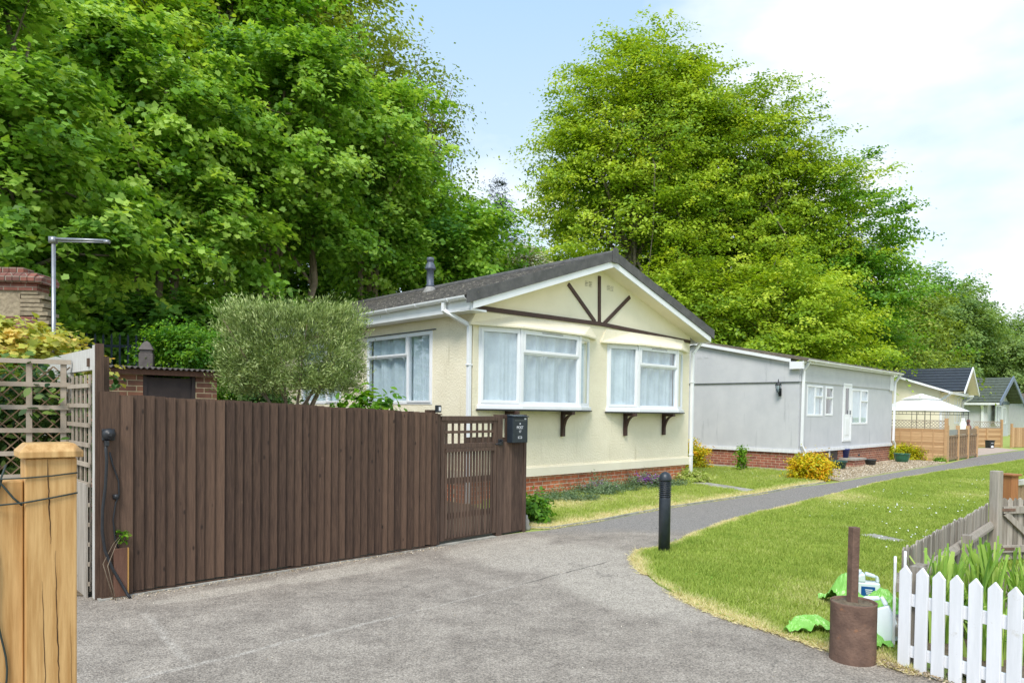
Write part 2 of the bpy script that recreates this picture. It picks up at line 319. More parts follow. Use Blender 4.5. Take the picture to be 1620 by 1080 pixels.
def leaf_obj(name, c, nrm, size, tint, tmpl, mat, parent=None, axis=None):
    rng = np.random.default_rng(len(c)); n = len(c); k = len(tmpl)
    nrm = _norm(nrm)
    if axis is None: r = rng.normal(size=(n, 3)); u = _norm(np.cross(nrm, r)); v = np.cross(nrm, u)
    else: v = _norm(axis); u = _norm(np.cross(v, nrm)); nrm = np.cross(u, v)
    if size.ndim == 1: size = np.stack([size, size], 1)
    V = c[:, None, :] + (tmpl[None, :, 0, None]*u[:, None, :] + tmpl[None, :, 2, None]*nrm[:, None, :])*size[:, 0][:, None, None] + tmpl[None, :, 1, None]*v[:, None, :]*size[:, 1][:, None, None]
    V = V.reshape(-1, 3).astype(np.float32)
    me = bpy.data.meshes.new(name); me.vertices.add(n*k); me.vertices.foreach_set('co', V.ravel())
    me.loops.add(n*k); me.loops.foreach_set('vertex_index', np.arange(n*k, dtype=np.int32))
    me.polygons.add(n); me.polygons.foreach_set('loop_start', np.arange(0, n*k, k, dtype=np.int32))
    try: me.polygons.foreach_set('loop_total', np.full(n, k, dtype=np.int32))
    except Exception: pass
    a = me.attributes.new('tint', 'FLOAT', 'FACE'); a.data.foreach_set('value', np.clip(tint, 0, 1).astype(np.float32))
    me.materials.append(LM[mat]); me.update(calc_edges=True)
    o = bpy.data.objects.new(name, me); col.objects.link(o); o.parent = parent
    return o
def clumps(rng, lobes, n, sq=1.0, inner=.45):
    """points through the shell of a set of ellipsoids, each (cx,cy,cz,rx,ry,rz)"""
    lb = np.array(lobes, float); wgt = (lb[:, 3]*lb[:, 5] + lb[:, 4]*lb[:, 5] + lb[:, 3]*lb[:, 4]); wgt /= wgt.sum()
    idx = rng.choice(len(lb), n, p=wgt); d = _norm(rng.normal(size=(n, 3)))
    if sq != 1:      # spread evenly over the faces of a box with softened corners
        r3 = lb[0, 3:]; ar = np.array([r3[1]*r3[2], r3[0]*r3[2], r3[0]*r3[1]]); ax_ = rng.choice(3, n, p=ar/ar.sum())
        d = rng.uniform(-1, 1, (n, 3)); d[np.arange(n), ax_] = np.sign(d[np.arange(n), ax_]); nn = np.linalg.norm(d, axis=1, keepdims=True); d = d*np.minimum(1, 1.38/nn)
    ph = rng.uniform(0, 6, 3)
    rad = 1 + .13*np.sin(d[:, 0]*5+ph[0]+idx) + .13*np.sin(d[:, 1]*6+ph[1]) + .12*np.sin(d[:, 2]*7+ph[2]+idx*2)
    f = np.where(rng.random(n) < .75, rng.uniform(.82, 1.04, n), rng.uniform(inner, .85, n))
    if sq != 1: rad = 1+(rad-1)*.25
    P = lb[idx, :3] + d*lb[idx, 3:]*(rad*f)[:, None]
    return P, _norm(d*1.0), idx
def crown(name, lobes, n, per, cr, flat, size, tmpl, mat, parent, seed, droop=.35, sq=1.0, up=.9, tv=.21, inner=.45, tmean=.5, zmin=None, stretch=.7, axis_up=None, bough=None):
    rng = np.random.default_rng(seed)
    P, D, idx = clumps(rng, lobes, n, sq, inner)
    if bough:        # leaf clumps gathered on layered, drooping boughs
        nb, br = bough; P0, D0, _i = clumps(rng, lobes, nb, sq, inner); bi = rng.integers(0, nb, n); bs = br*rng.uniform(.6, 1.3, nb)
        o2 = rng.normal(size=(n, 3))*.62; o2 += D0[bi]*((o2*D0[bi]).sum(1)*.5)[:, None]; o2[:, 2] = o2[:, 2]*.16 - .30*(o2[:, :2]**2).sum(1)
        m_ = rng.random(n) < .62
        P = np.where(m_[:, None], P0[bi] + o2*bs[bi][:, None], P); D = np.where(m_[:, None], D0[bi], D); bt = rng.normal(0, .13, nb)[bi]*m_
    if zmin is not None: k = P[:, 2] > zmin; P = P[k]; D = D[k]; n = len(P)
    cs = cr*rng.uniform(.6, 1.35, n); m = rng.poisson(per, n)+4
    ci = np.repeat(np.arange(n), m); q = len(ci)
    off = rng.normal(size=(q, 3))*.5; off[:, 2] *= flat
    hr = (off[:, :2]**2).sum(1); off[:, 2] -= droop*hr
    off = off + D[ci]*((off*D[ci]).sum(1)*stretch)[:, None]
    c = P[ci] + off*cs[ci][:, None]
    nrm = np.array([0, 0, up]) + D[ci]*.55 + rng.normal(size=(q, 3))*.42
    axis = None if axis_up is None else np.array([0, 0, axis_up])+D[ci]*.8+rng.normal(size=(q, 3))*.55
    ct = rng.normal(tmean, tv, n); t = ct[ci] + rng.normal(0, .12, q)
    if bough: t = t + bt[ci]
    s = size*rng.uniform(.6, 1.25, q)
    leaf_obj(name, c, nrm, s, t, tmpl, mat, parent, axis=axis)
    return P
def limbs(mb, base, top, r0, targets, rng, n=7, fork=.45, r1=.05):
    """trunk with limbs curving out to the targets"""
    base = Vector(base); top = Vector(top)
    pts = []; rad = []
    for i in range(7):
        f = i/6; p = base.lerp(top, f) + Vector((rng.normal()*.12, rng.normal()*.12, 0))*(1 if 0 < i else 0)
        pts.append(p); rad.append(r0*(1.25 if i == 0 else (1-f*.75)))
    mb.tube(pts, rad, n)
    for t in targets:
        t = Vector(t); f = min(.95, max(fork*.6, rng.uniform(fork, .9))); k = min(5, int(f*6)); s = pts[k].lerp(pts[k+1], f*6-k)
        ln = (t-s).length
        mid = s.lerp(t, .45) + Vector((rng.normal()*.08*ln, rng.normal()*.08*ln, .10*ln)); mid2 = s.lerp(t, .75) + Vector((rng.normal()*.05*ln, rng.normal()*.05*ln, .05*ln))
        rr = r0*(1-f*.75)*.5; mb.tube([s, mid, mid2, t], [rr, rr*.65, rr*.4, max(.012, rr*.15)], 5)
def tree(name, label, x, y, lobes, trunk_r, n, per, cr, flat, size, tmpl, mat, seed, cat='tree', group='woodland trees behind the park homes', bark='bark', nl=16, trunk_top=None, lean=(0, 0), stems=1, **kw):
    """lobes are relative to the foot of the tree"""
    t = thing(name, label, cat, (x, y, 0), 0, group); rng = np.random.default_rng(seed+500)
    P = crown('crown', lobes, n, per, cr, flat, size, tmpl, mat, t, seed, **kw)
    mb = MB(); zt = trunk_top or max(l[2] for l in lobes)
    tg = P[rng.choice(len(P), min(nl, len(P)), replace=False)]
    cen = np.mean([l[:3] for l in lobes], 0)
    for k in range(stems):
        ox, oy = (rng.uniform(-.7, .7), rng.uniform(-.5, .5)) if stems > 1 else (0, 0)
        limbs(mb, (ox, oy, -.1), (cen[0]*.6+lean[0]+ox*1.6, cen[1]*.6+lean[1]+oy*1.6, zt), trunk_r, tg[k::stems], rng)
    mb.build('trunk', bark, t, smooth=True)
    return t

# ================================================================ GROUND
def poly_sheet(name, pts, z, mat, kind='structure', dens=0, jitter=0.0, thick=0):
    mb = MB(); q = []
    n = len(pts)
    for i in range(n):
        a = Vector(pts[i]); b = Vector(pts[(i+1) % n]); k = max(1, int((b-a).length/.25)) if jitter else 1
        nn = Vector((-(b-a).y, (b-a).x)).normalized() if (b-a).length else Vector((0, 0))
        for j in range(k):
            p = a.lerp(b, j/k)
            if jitter and j: p = p + nn*random.uniform(-jitter, jitter)
            q.append((p.x, p.y))
    tris = geometry.tessellate_polygon([[Vector((a, b, 0)) for a, b in q]])
    mb.add([(a, b, z) for a, b in q], [tuple(t) for t in tris])
    if thick:
        m = len(q); mb.add([(a, b, z) for a, b in q]+[(a, b, z-thick) for a, b in q], [(i, (i+1) % m, (i+1) % m+m, i+m) for i in range(m)])
    o = mb.build(name, mat)
    for p in o.data.polygons:
        if abs(p.normal.z) > .5 and p.normal.z < 0: p.flip()
    if kind: o['kind'] = kind
    return o
def asphalt_mat():
    m, t, b = base_mat('asphalt'); n = t.nodes.new; l = t.links.new
    tcn = n('ShaderNodeTexCoord')
    def noise(sc, det=6, ro=.6):
        x = n('ShaderNodeTexNoise'); x.inputs['Scale'].default_value = sc; x.inputs['Detail'].default_value = det; x.inputs['Roughness'].default_value = ro; l(tcn.outputs['Object'], x.inputs['Vector']); return x.outputs['Fac']
    def mr(f, a, c, lo=0, hi=1):
        x = n('ShaderNodeMapRange'); x.inputs['From Min'].default_value = a; x.inputs['From Max'].default_value = c; x.inputs['To Min'].default_value = lo; x.inputs['To Max'].default_value = hi; l(f, x.inputs['Value']); return x.outputs[0]
    def mixc(f, A, B):
        x = n('ShaderNodeMix'); x.data_type = 'RGBA'; l(f, x.inputs['Factor'])
        for s_, v in (('A', A), ('B', B)):
            if isinstance(v, tuple): x.inputs[s_].default_value = C4(v)
            else: l(v, x.inputs[s_])
        return x.outputs['Result']
    def math2(op, a, b_):
        x = n('ShaderNodeMath'); x.operation = op
        for i, v in enumerate((a, b_)):
            if isinstance(v, (int, float)): x.inputs[i].default_value = v
            else: l(v, x.inputs[i])
        return x.outputs[0]
    sx = n('ShaderNodeSeparateXYZ'); l(tcn.outputs['Object'], sx.inputs[0]); X, Y = sx.outputs[0], sx.outputs[1]
    c = mixc(mr(noise(2.4, 10, .75), .38, .62), (.235, .200, .166), (.365, .315, .262))
    # older dark tarmac on the path beyond the drive
    far = math2('ADD', math2('MULTIPLY', Y, 1.0), math2('MULTIPLY', noise(.9), 2.0))
    c = mixc(mr(far, 10.2, 10.9), c, (.25, .228, .208))
    # dusty worn apron in front of the gate, and along the kerb of the lawn
    def blob(cx, cy, rx, ry, rot):
        dx = math2('SUBTRACT', X, cx); dy = math2('SUBTRACT', Y, cy); ca, sa = math.cos(rot), math.sin(rot)
        u = math2('ADD', math2('MULTIPLY', dx, ca/rx), math2('MULTIPLY', dy, sa/rx)); v = math2('ADD', math2('MULTIPLY', dx, -sa/ry), math2('MULTIPLY', dy, ca/ry))
        d = math2('ADD', math2('MULTIPLY', u, u), math2('MULTIPLY', v, v)); d = math2('ADD', d, math2('MULTIPLY', noise(2.2), .9))
        return mr(d, 1.05, 1.55, 1, 0)
    worn = mixc(mr(noise(5), .3, .7), (.44, .385, .32), (.36, .315, .262))
    for q in ((.45, 7.75, 1.0, .75, .5), (-.1, 8.3, .9, .35, .78), (1.0, 6.6, .6, 1.3, .3), (-1.6, 6.95, .75, .22, .78), (-2.5, 6.1, .6, .15, .78)): c = mixc(blob(*q), c, worn)
    # pale seam lines left by a dug and refilled trench
    wob = math2('MULTIPLY', math2('SUBTRACT', noise(3), .5), .10)
    for (ax, ay), (bx, by), wd, amt in (((-2.6, 3.7), (-.81, 5.51), .026, .50), ((-.81, 5.51), (.09, 6.48), .018, .42), ((.09, 6.48), (1.06, 7.55), .010, -.75), ((-2.88, 5.53), (-1.98, 4.36), .034, .36)):
        dx, dy = bx-ax, by-ay; ln = math.hypot(dx, dy)
        u = math2('ADD', math2('MULTIPLY', math2('SUBTRACT', X, ax), dx/ln), math2('MULTIPLY', math2('SUBTRACT', Y, ay), dy/ln))
        v = math2('ADD', math2('MULTIPLY', math2('SUBTRACT', X, ax), -dy/ln), math2('MULTIPLY', math2('SUBTRACT', Y, ay), dx/ln))
        v = math2('ABSOLUTE', math2('ADD', v, wob), 0)
        inr = math2('MULTIPLY', mr(u, 0, .1), mr(u, ln-.1, ln+.1, 1, 0))
        f = math2('MULTIPLY', math2('MULTIPLY', mr(v, wd*.4, wd*1.3, 1, 0), inr), math2('MULTIPLY', mr(noise(9), .25, .6), abs(amt)*1.3))
        c = mixc(f, c, (.48, .43, .37) if amt > 0 else (.05, .045, .04))
    # hairline cracking in parts of the surface
    nd = n('ShaderNodeVectorMath'); nd.operation = 'MULTIPLY_ADD'; nn_ = n('ShaderNodeTexNoise'); nn_.inputs['Scale'].default_value = 2.5; nn_.inputs['Detail'].default_value = 6; l(tcn.outputs['Object'], nn_.inputs['Vector'])
    l(nn_.outputs['Color'], nd.inputs[0]); nd.inputs[1].default_value = (.9, .9, 0); l(tcn.outputs['Object'], nd.inputs[2])
    vc = n('ShaderNodeTexVoronoi'); vc.feature = 'DISTANCE_TO_EDGE'; vc.inputs['Scale'].default_value = .62; l(nd.outputs[0], vc.inputs['Vector'])
    c = mixc(math2('MULTIPLY', mr(vc.outputs['Distance'], .001, .005, .55, 0), mr(noise(.8, 3), .53, .62)), c, (.085, .075, .065))
    # dark damp dirt spots
    c = mixc(mr(noise(3.3, 9, .75), .66, .74), c, (.085, .075, .065))
    # aggregate
    vo = n('ShaderNodeTexVoronoi'); vo.inputs['Scale'].default_value = 95; l(tcn.outputs['Object'], vo.inputs['Vector'])
    sp = mr(noise(75, 4, .85), .37, .63, .44, 1.56)
    c = mixc(mr(noise(16, 6, .85), .54, .66, 0, .55), c, (.115, .098, .082))
    c = mixc(mr(noise(22, 4, .8), .64, .70, 0, .5), c, (.50, .46, .40))
    x = n('ShaderNodeMix'); x.data_type = 'RGBA'; x.blend_type = 'MULTIPLY'; x.inputs['Factor'].default_value = 1; l(c, x.inputs['A']); l(sp, x.inputs['B'])
    l(x.outputs['Result'], b.inputs['Base Color']); b.inputs['Roughness'].default_value = .92; b.inputs['Specular IOR Level'].default_value = .25
    bp = n('ShaderNodeBump'); bp.inputs['Strength'].default_value = .7; bp.inputs['Distance'].default_value = .006; l(vo.outputs['Distance'], bp.inputs['Height']); l(bp.outputs[0], b.inputs['Normal'])
    return m
M['asphalt'] = asphalt_mat()
M['turf'] = pmat('turf', (.27, .34, .07), (.40, .46, .12), 1.3, .95, .6, 40, bdist=.02, c3=(.36, .32, .13), c3pos=.60, c3scale=1.4)
M['dryturf'] = pmat('dry_turf', (.36, .29, .15), (.22, .24, .07), 6, .95, .6, 40, bdist=.02)
M['gravel'] = pmat('gravel', (.40, .32, .22), (.62, .53, .40), 40, .95, .9, 45, bdist=.02, detail=3)
M['paving'] = pmat('pink_paving', (.42, .32, .28), (.50, .41, .34), 6, .9)

g_ = MB(); g_.add([(-400, -60, 0), (400, -60, 0), (400, 700, 0), (-400, 700, 0)], [(0, 1, 2, 3)]); tag(g_.build('ground', 'turf'), kind='structure')
PATH_L = [(0.17, 9.3), (0.53, 9.52), (1.31, 10.29), (1.88, 10.96), (2.66, 11.81), (3.52, 12.62), (4.87, 13.9), (6.22, 15.42), (7.7, 16.69), (10.13, 19.18), (14.71, 23.83), (18.51, 28.16), (24.62, 34.0), (46, 52)]
PATH_R = [(46, 43), (18.89, 26.07), (15.32, 22.83), (11.88, 19.81), (8.34, 16.33), (5.72, 13.28), (3.97, 11.33), (3.35, 10.63), (2.44, 9.31), (1.76, 8.28), (1.49, 8.12), (1.34, 7.69), (1.32, 7.2), (1.37, 6.54), (1.54, 5.85), (1.72, 5.43), (1.95, 5.13), (2.17, 4.78), (2.42, 4.53), (2.51, 4.36), (2.66, 4.18), (3.6, 3.4), (5, 2.2)]
drive = [(-5.2, 7.2), (-4.6, 7.2), (-3.42, 5.8), (-1.5, 7.7), (-.87, 8.32), (-.2, 9.0)] + PATH_L
poly_sheet('road', drive + PATH_R + [(5, -8), (-14, -8), (-14, 7.2)], .004, 'asphalt')
# lawns (raised a little above the tarmac, ragged edges)
LAWN_R = list(reversed(PATH_R[1:-3])) + [(46, 43), (60, 40), (60, 10), (14, 5), (6.2, 6.6), (5.2, 7.5), (2.72, 4.95), (2.6, 4.5)]
LAWN_H = [(.22, 9.62), (.53, 9.62), (1.31, 10.39), (1.88, 11.06), (2.66, 11.91), (3.52, 12.72), (4.87, 14.0), (6.22, 15.52), (7.35, 16.6), (7.9, 19.2), (3.5, 23.2), (-.5, 12.1)]
def offset_in(pts, d):
    return [(x+random.uniform(-d, d), y+random.uniform(-d, d)) for x, y in pts]
poly_sheet('lawn_strip', LAWN_R, .022, 'turf', jitter=.03, thick=.05)
poly_sheet('house_lawn', LAWN_H, .024, 'turf', jitter=.03, thick=.05)
poly_sheet('gravel_bed', [(7.85, 16.95), (10.13, 19.28), (14.71, 23.95), (14.9, 24.3), (13.8, 25.6), (13.4, 25.0), (7.9, 19.35), (7.75, 17.6)], .030, 'gravel', jitter=.02, thick=.04)
poly_sheet('patio_paving', [(18.6, 28.35), (24.4, 34.0), (25, 36.5), (19, 33)], .012, 'paving')
poly_sheet('garden_soil', [(2.75, 4.15), (3.8, 3.5), (9, 5.2), (6.2, 6.9), (5.3, 7.4), (2.8, 4.95)], .034, 'soil')
poly_sheet('back_garden', [(-3.35, 5.9), (-.9, 8.3), (.2, 9.4), (-.62, 11.8), (-8, 20), (-16, 22), (-16, 6)], .012, 'soil')
poly_sheet('concrete_slab', [(3.95, 15.62), (4.7, 14.12), (5.02, 14.5), (4.3, 16.2)], .045, 'concrete', thick=.04)
poly_sheet('drain_slab', [(4.52, 9.25), (4.72, 8.72), (4.98, 8.78), (4.80, 9.33)], .040, 'concrete')
poly_sheet('worn_patch', [(4.05, 10.1), (4.28, 9.6), (4.52, 9.66), (4.3, 10.2)], .034, 'dryturf')
# gravel pieces on the gravel bed and stray stones, dry edging
def inside(px, py, poly):
    ins = np.zeros(len(px), bool); n = len(poly)
    for i in range(n):
        x0, y0 = poly[i]; x1, y1 = poly[(i+1) % n]
        c = ((y0 > py) != (y1 > py)); xx = (x1-x0)*(py-y0)/((y1-y0) or 1e-9)+x0
        ins ^= c & (px < xx)
    return ins
def edge_dist(px, py, poly):
    d = np.full(len(px), 9.)
    for i in range(len(poly)-1):
        x0, y0 = poly[i]; x1, y1 = poly[i+1]; dx, dy = x1-x0, y1-y0; q = dx*dx+dy*dy+1e-9
        t = np.clip(((px-x0)*dx+(py-y0)*dy)/q, 0, 1); d = np.minimum(d, np.hypot(px-x0-t*dx, py-y0-t*dy))
    return d
rng = np.random.default_rng(3)
gp = [(7.9, 17.05), (10.13, 19.3), (14.71, 23.95), (13.9, 25.3), (7.9, 19.2)]
px, py = rng.uniform(7.8, 14.8, 60000), rng.uniform(16.9, 25.4, 60000); k = inside(px, py, gp); px, py = px[k], py[k]
LM['stone'] = leaf_mat('gravel_stone', (.28, .21, .13), (.52, .42, .28), (.78, .70, .58), trans=0, rough=.9)
o = leaf_obj('gravel_stones', np.stack([px, py, np.full(len(px), .045)], 1), np.array([0, 0, 1.])+rng.normal(size=(len(px), 3))*.4, rng.uniform(.018, .045, len(px)), rng.random(len(px)), T_LEAF, 'stone'); tag(o, 'pale gravel spread in front of the grey home', 'gravel', kind='stuff')
# grass blades
def vnoise(x, y, s, seed):
    r = np.random.default_rng(seed).uniform(0, 6.28, 12); v = 0
    for i in range(6): a = r[i]; v = v + np.sin((x*math.cos(a)+y*math.sin(a))*s*(.6+.35*i)+r[i+6])
    return v/6
def grass(name, label, poly, n, dens_power, edge, hgt, seed, dry_w=.16, base=.38):
    g = np.random.default_rng(seed); P = np.array(poly); x0, y0 = P.min(0); x1, y1 = P.max(0)
    x1 = min(x1, 22); y1 = min(y1, 27)
    d = g.random(n*6)**dens_power; yy = y0 + (y1-y0)*d; xx = g.uniform(x0, x1, n*6)
    k = inside(xx, yy, poly); k &= (np.abs(xx) < yy*.78+.6); k &= ~inside(xx, yy, [(3.95, 15.62), (4.7, 14.12), (5.02, 14.5), (4.3, 16.2)]) & ~inside(xx, yy, [(4.56, 9.2), (4.75, 8.77), (4.94, 8.82), (4.78, 9.28)]); xx, yy = xx[k][:n], yy[k][:n]
    ed = edge_dist(xx, yy, edge)
    dry = np.clip(1-(ed+vnoise(xx, yy, 5, 2)*.12)/dry_w, 0, 1)
    dry = np.maximum(dry, np.clip(vnoise(xx, yy, 1.1, 5)*1.1-.25, 0, .75)*1.0)
    t = base + .13*vnoise(xx, yy, 2.3, 8) + .12*vnoise(xx, yy, 8.0, 31) + g.normal(0, .10, len(xx)) + dry*.55
    h = hgt*g.uniform(.5, 1.35, len(xx))*(1+.45*vnoise(xx, yy, 6.0, 17))*(1-.45*dry)*(1+yy*.02); wd = .006*(1+yy*.16)*g.uniform(.7, 1.4, len(xx))
    ax = np.stack([g.normal(0, .55, len(xx)), g.normal(0, .55, len(xx)), np.ones(len(xx))], 1)
    nr = np.stack([g.normal(0, 1, len(xx)), g.normal(0, 1, len(xx)), np.full(len(xx), .6)], 1)
    o = leaf_obj(name, np.stack([xx, yy, np.full(len(xx), .02)], 1), nr, np.stack([wd, h], 1), t, T_TRI, 'grass', axis=ax)
    return tag(o, label, 'grass', kind='stuff')
grass('lawn_grass', 'short bright green grass of the long lawn right of the path', LAWN_R, 420000, 1.9, list(reversed(PATH_R[1:-3])), .042, 11)
grass('house_grass', 'patchy half dry grass in front of the cream home', LAWN_H, 200000, 1.2, LAWN_H[:9], .05, 12, dry_w=.35, base=.45)
# a thin fringe of dead grass creeping onto the tarmac
def fringe(name, label, line, n, seed, wdt=.10):
    g = np.random.default_rng(seed); pts = np.array(line, float); seg = np.linalg.norm(np.diff(pts, axis=0), axis=1); cum = np.cumsum(seg)/seg.sum()
    u = g.random(n)**1.5; i = np.searchsorted(cum, u).clip(0, len(seg)-1); f = g.random(n); p = pts[i]*(1-f)[:, None]+pts[i+1]*f[:, None]
    p = p + g.normal(0, wdt*.5, (n, 2)); kp = vnoise(p[:, 0], p[:, 1], 3.0, seed) > -.12; p = p[kp]; n = len(p); ax = np.stack([g.normal(0, 1.4, n), g.normal(0, 1.4, n), np.full(n, .5)], 1)
    o = leaf_obj(name, np.stack([p[:, 0], p[:, 1], np.full(n, .012)], 1), g.normal(size=(n, 3)), np.stack([np.full(n, .008), g.uniform(.02, .06, n)], 1), np.clip(g.normal(.92, .12, n), 0, 1), T_TRI, 'grass', axis=ax)
    return tag(o, label, 'dry grass', kind='stuff')
fringe('dry_grass', 'dry straw coloured grass fringe at the lawn corner beside the bollard', list(reversed(PATH_R[6:-3])), 14000, 21, .055)
fringe('dry_grass', 'dry straw coloured grass along the kerb below the cream home', LAWN_H[:9], 9000, 22, .07)
# daisies
g2 = np.random.default_rng(9); cxy = [(5.2, 8.9), (5.6, 9.4), (7.2, 11.6), (9, 13.2), (6.2, 11.8), (10.5, 15.5), (7.8, 14.2), (12, 17), (5.0, 20), (6, 18.5), (4.2, 18.8), (8.3, 12.0)]
dx = []; 
for a, b in cxy:
    m = g2.integers(8, 22); dx.append(np.stack([a+g2.normal(0, .28, m), b+g2.normal(0, .35, m), np.full(m, .065)], 1))
m = 90; dx.append(np.stack([g2.uniform(4, 13, m), g2.uniform(8, 20, m), np.full(m, .06)], 1))
dx = np.concatenate(dx); kk = inside(dx[:, 0], dx[:, 1], LAWN_R) | inside(dx[:, 0], dx[:, 1], LAWN_H); dx = dx[kk]
hexa = radial([(a, .5) for a in range(0, 360, 45)])
tag(leaf_obj('daisies', dx, np.array([0, -.5, 1.])+g2.normal(size=(len(dx), 3))*.2, g2.uniform(.014, .028, len(dx)), g2.random(len(dx)), hexa, 'daisy'), 'small white daisies scattered over the lawns', 'daisies', kind='stuff')
# woodland floor / hillside behind
hb = MB(); HX = [-90, -40, -20, -8, 0, 8, 20, 40, 90]; HY = [(27, 0), (34, 2.2), (45, 6.5), (70, 9), (120, 14)]
vs = []
for hy, hz in HY:
    for hx in HX:
        yo = hy + max(0, hx)*.9 + (0 if hx < 0 else 9); vs.append((hx, yo, -.05 + hz*(1.0 if hx < 0 else .55)+ (math.sin(hx*.3+hy)*.4 if hz else 0)))
nX = len(HX); hb.add(vs, [(j*nX+i, j*nX+i+1, (j+1)*nX+i+1, (j+1)*nX+i) for j in range(len(HY)-1) for i in range(nX-1)])
tag(hb.build('hillside', 'hill', smooth=True), kind='structure')
# kerb edging between drive and garden, under the fence
kb = MB(); kb.bar((-3.38, 5.78, -.008), (-.2, 8.93, -.008), .085, .05); tag(kb.build('kerb', 'concrete'), kind='structure')
kb = MB()
for i in range(8):
    a, b = LAWN_H[i], LAWN_H[i+1]; kb.bar((a[0]+.02, a[1]-.02, .006), (b[0]+.02, b[1]-.02, .006), .03, .05)
tag(kb.build('kerb', 'concrete'), kind='structure')
# ================================================================ BUILDINGS
def frame_m(o, xd, up=(0, 0, 1)):
    x = Vector((xd[0], xd[1], 0)).normalized(); z = Vector((0, 0, 1)); y = z.cross(x)
    m = Matrix.Identity(4)
    for i in range(3): m[i][0] = x[i]; m[i][1] = y[i]; m[i][2] = z[i]; m[i][3] = o[i]
    return m
def window(parent, mt, w, h, cols, fw=.055, depth=.07, sash=.035, name='window', part=None, curt=True, glass='glass', label=None, proud=.0, cdepth=.075, seed=1, csplit=False):
    """mt: x along the wall (left to right seen from outside), y into the wall, z up. cols = [(width_fraction, [pane height fractions from the bottom], opener?)]"""
    rr = random.Random(seed)
    f = MB(); f.m = mt; y0 = -proud; y1 = depth-proud
    f.box(0, w, y0, y1, 0, fw); f.box(0, w, y0, y1, h-fw, h); f.box(0, fw, y0, y1, fw, h-fw); f.box(w-fw, w, y0, y1, fw, h-fw)
    iw = w-2*fw-(len(cols)-1)*fw; x = fw; cells = []
    for ci, (cf, rows, op) in enumerate(cols):
        cw = iw*cf
        if ci: f.box(x-fw, x, y0, y1, fw, h-fw)
        ih = h-2*fw-(len(rows)-1)*fw*.8; z = fw
        for ri, rf in enumerate(rows):
            rh = ih*rf
            if ri: f.box(x, x+cw, y0, y1, z-fw*.8, z)
            o_ = op if not isinstance(op, (list, tuple)) else op[ri]
            cells.append((x, x+cw, z, z+rh, o_)); z += rh+fw*.8
        x += cw+fw
    s_ = MB(); s_.m = mt; gl = []
    for (a, b, c, d, o_) in cells:
        k = sash if o_ else .012; yy0, yy1 = (y0-.014, y0+.03) if o_ else (y0+.012, y0+.03)
        if o_: a -= .022; b += .022; c -= .022; d += .022
        f.box(a, b, yy0, yy1, c, c+k); f.box(a, b, yy0, yy1, d-k, d); f.box(a, a+k, yy0, yy1, c+k, d-k); f.box(b-k, b, yy0, yy1, c+k, d-k)
        gl.append((a+k, b-k, c+k, d-k))
    if part is None: fo = f.build(name, 'white', parent, bevel=.004); root = fo
    else: fo = f.build('frame', 'white', part, bevel=.004); root = part
    if label: fo['label'] = label
    for (a, b, c, d) in gl:
        g = MB(); g.m = mt; g.add([(a-.004, y0+.022, c-.004), (b+.004, y0+.022, c-.004), (b+.004, y0+.022, d+.004), (a-.004, y0+.022, d+.004)], [(0, 1, 2, 3)]); g.build('pane', glass, root)
        # dark rubber gasket
    if curt:
        amp = 1.0 if cdepth > .08 else .45
        c_ = MB(); c_.m = mt; n = int(w/.012); vs = []; x = fw*.6; ph = rr.uniform(0, 6)
        for i in range(n+1):
            xx = fw*.6+(w-1.2*fw)*i/n; yy = y0+cdepth+amp*.010*math.sin(xx*60+ph+2.2*math.sin(xx*9+ph))+amp*.036*math.sin(xx*19+ph+1.5*math.sin(xx*4))
            if csplit and abs(xx-w*csplit) < .02: yy += .03
            vs += [(xx, yy, fw*.6), (xx, yy, h-fw*.6)]
        c_.add(vs, [(2*i, 2*i+2, 2*i+3, 2*i+1) for i in range(n)]); c_.build('curtain', 'curtain', root, smooth=True)
    return fo
def wall_with_holes(mb, x0, x1, z0, z1, holes, y0, y1):
    """boxes for a wall in the xz plane around rectangular holes (xa, xb, za, zb), non overlapping in x"""
    x = x0
    for a, b, c, d in sorted(holes):
        if a > x: mb.box(x, a, y0, y1, z0, z1)
        if c > z0: mb.box(a, b, y0, y1, z0, c)
        if d < z1: mb.box(a, b, y0, y1, d, z1)
        x = b
    if x < x1: mb.box(x, x1, y0, y1, z0, z1)
def courses(mb, xa, za, xb, zb, y0, y1, n, th=.03, lap=.04, axis='y'):
    """tile courses from the eave (xa,za) up to the ridge (xb,zb)"""
    dx = (xb-xa)/n; dz = (zb-za)/n; sl = math.hypot(dx, dz); ux, uz = dx/sl, dz/sl
    for i in range(n):
        mb.tint = random.random()
        a = (xa+dx*i, za+dz*i); b = (xa+dx*(i+1)+ux*lap, za+dz*(i+1)+uz*lap)
        if axis == 'y': mb.prism([(a[0], a[1]+.0), (b[0], b[1]-.028), (b[0], b[1]-.004), (a[0], a[1]+th)], y0, y1, 'y')
        else: mb.prism([(a[0], a[1]), (b[0], b[1]-.028), (b[0], b[1]-.004), (a[0], a[1]+th)], y0, y1, 'x')
ANG = R(43.39)
# ---- cream home
H = thing('park_home', 'cream rendered park home with brown timbered gable, two bay windows and orange brick base', 'park home', (-.67, 11.91, 0), ANG)
W, D = 6.55, 9.3
b = MB(); b.box(.04, W-.04, .04, D-.04, 0, .41); b.build('brick_plinth', 'brick', H)
b = MB(); b.box(.0, W, .0, .14, .41, 3.27); b.box(0, W, D-.14, D, .41, 3.27); b.box(W-.14, W, .14, D-.14, .41, 3.27)
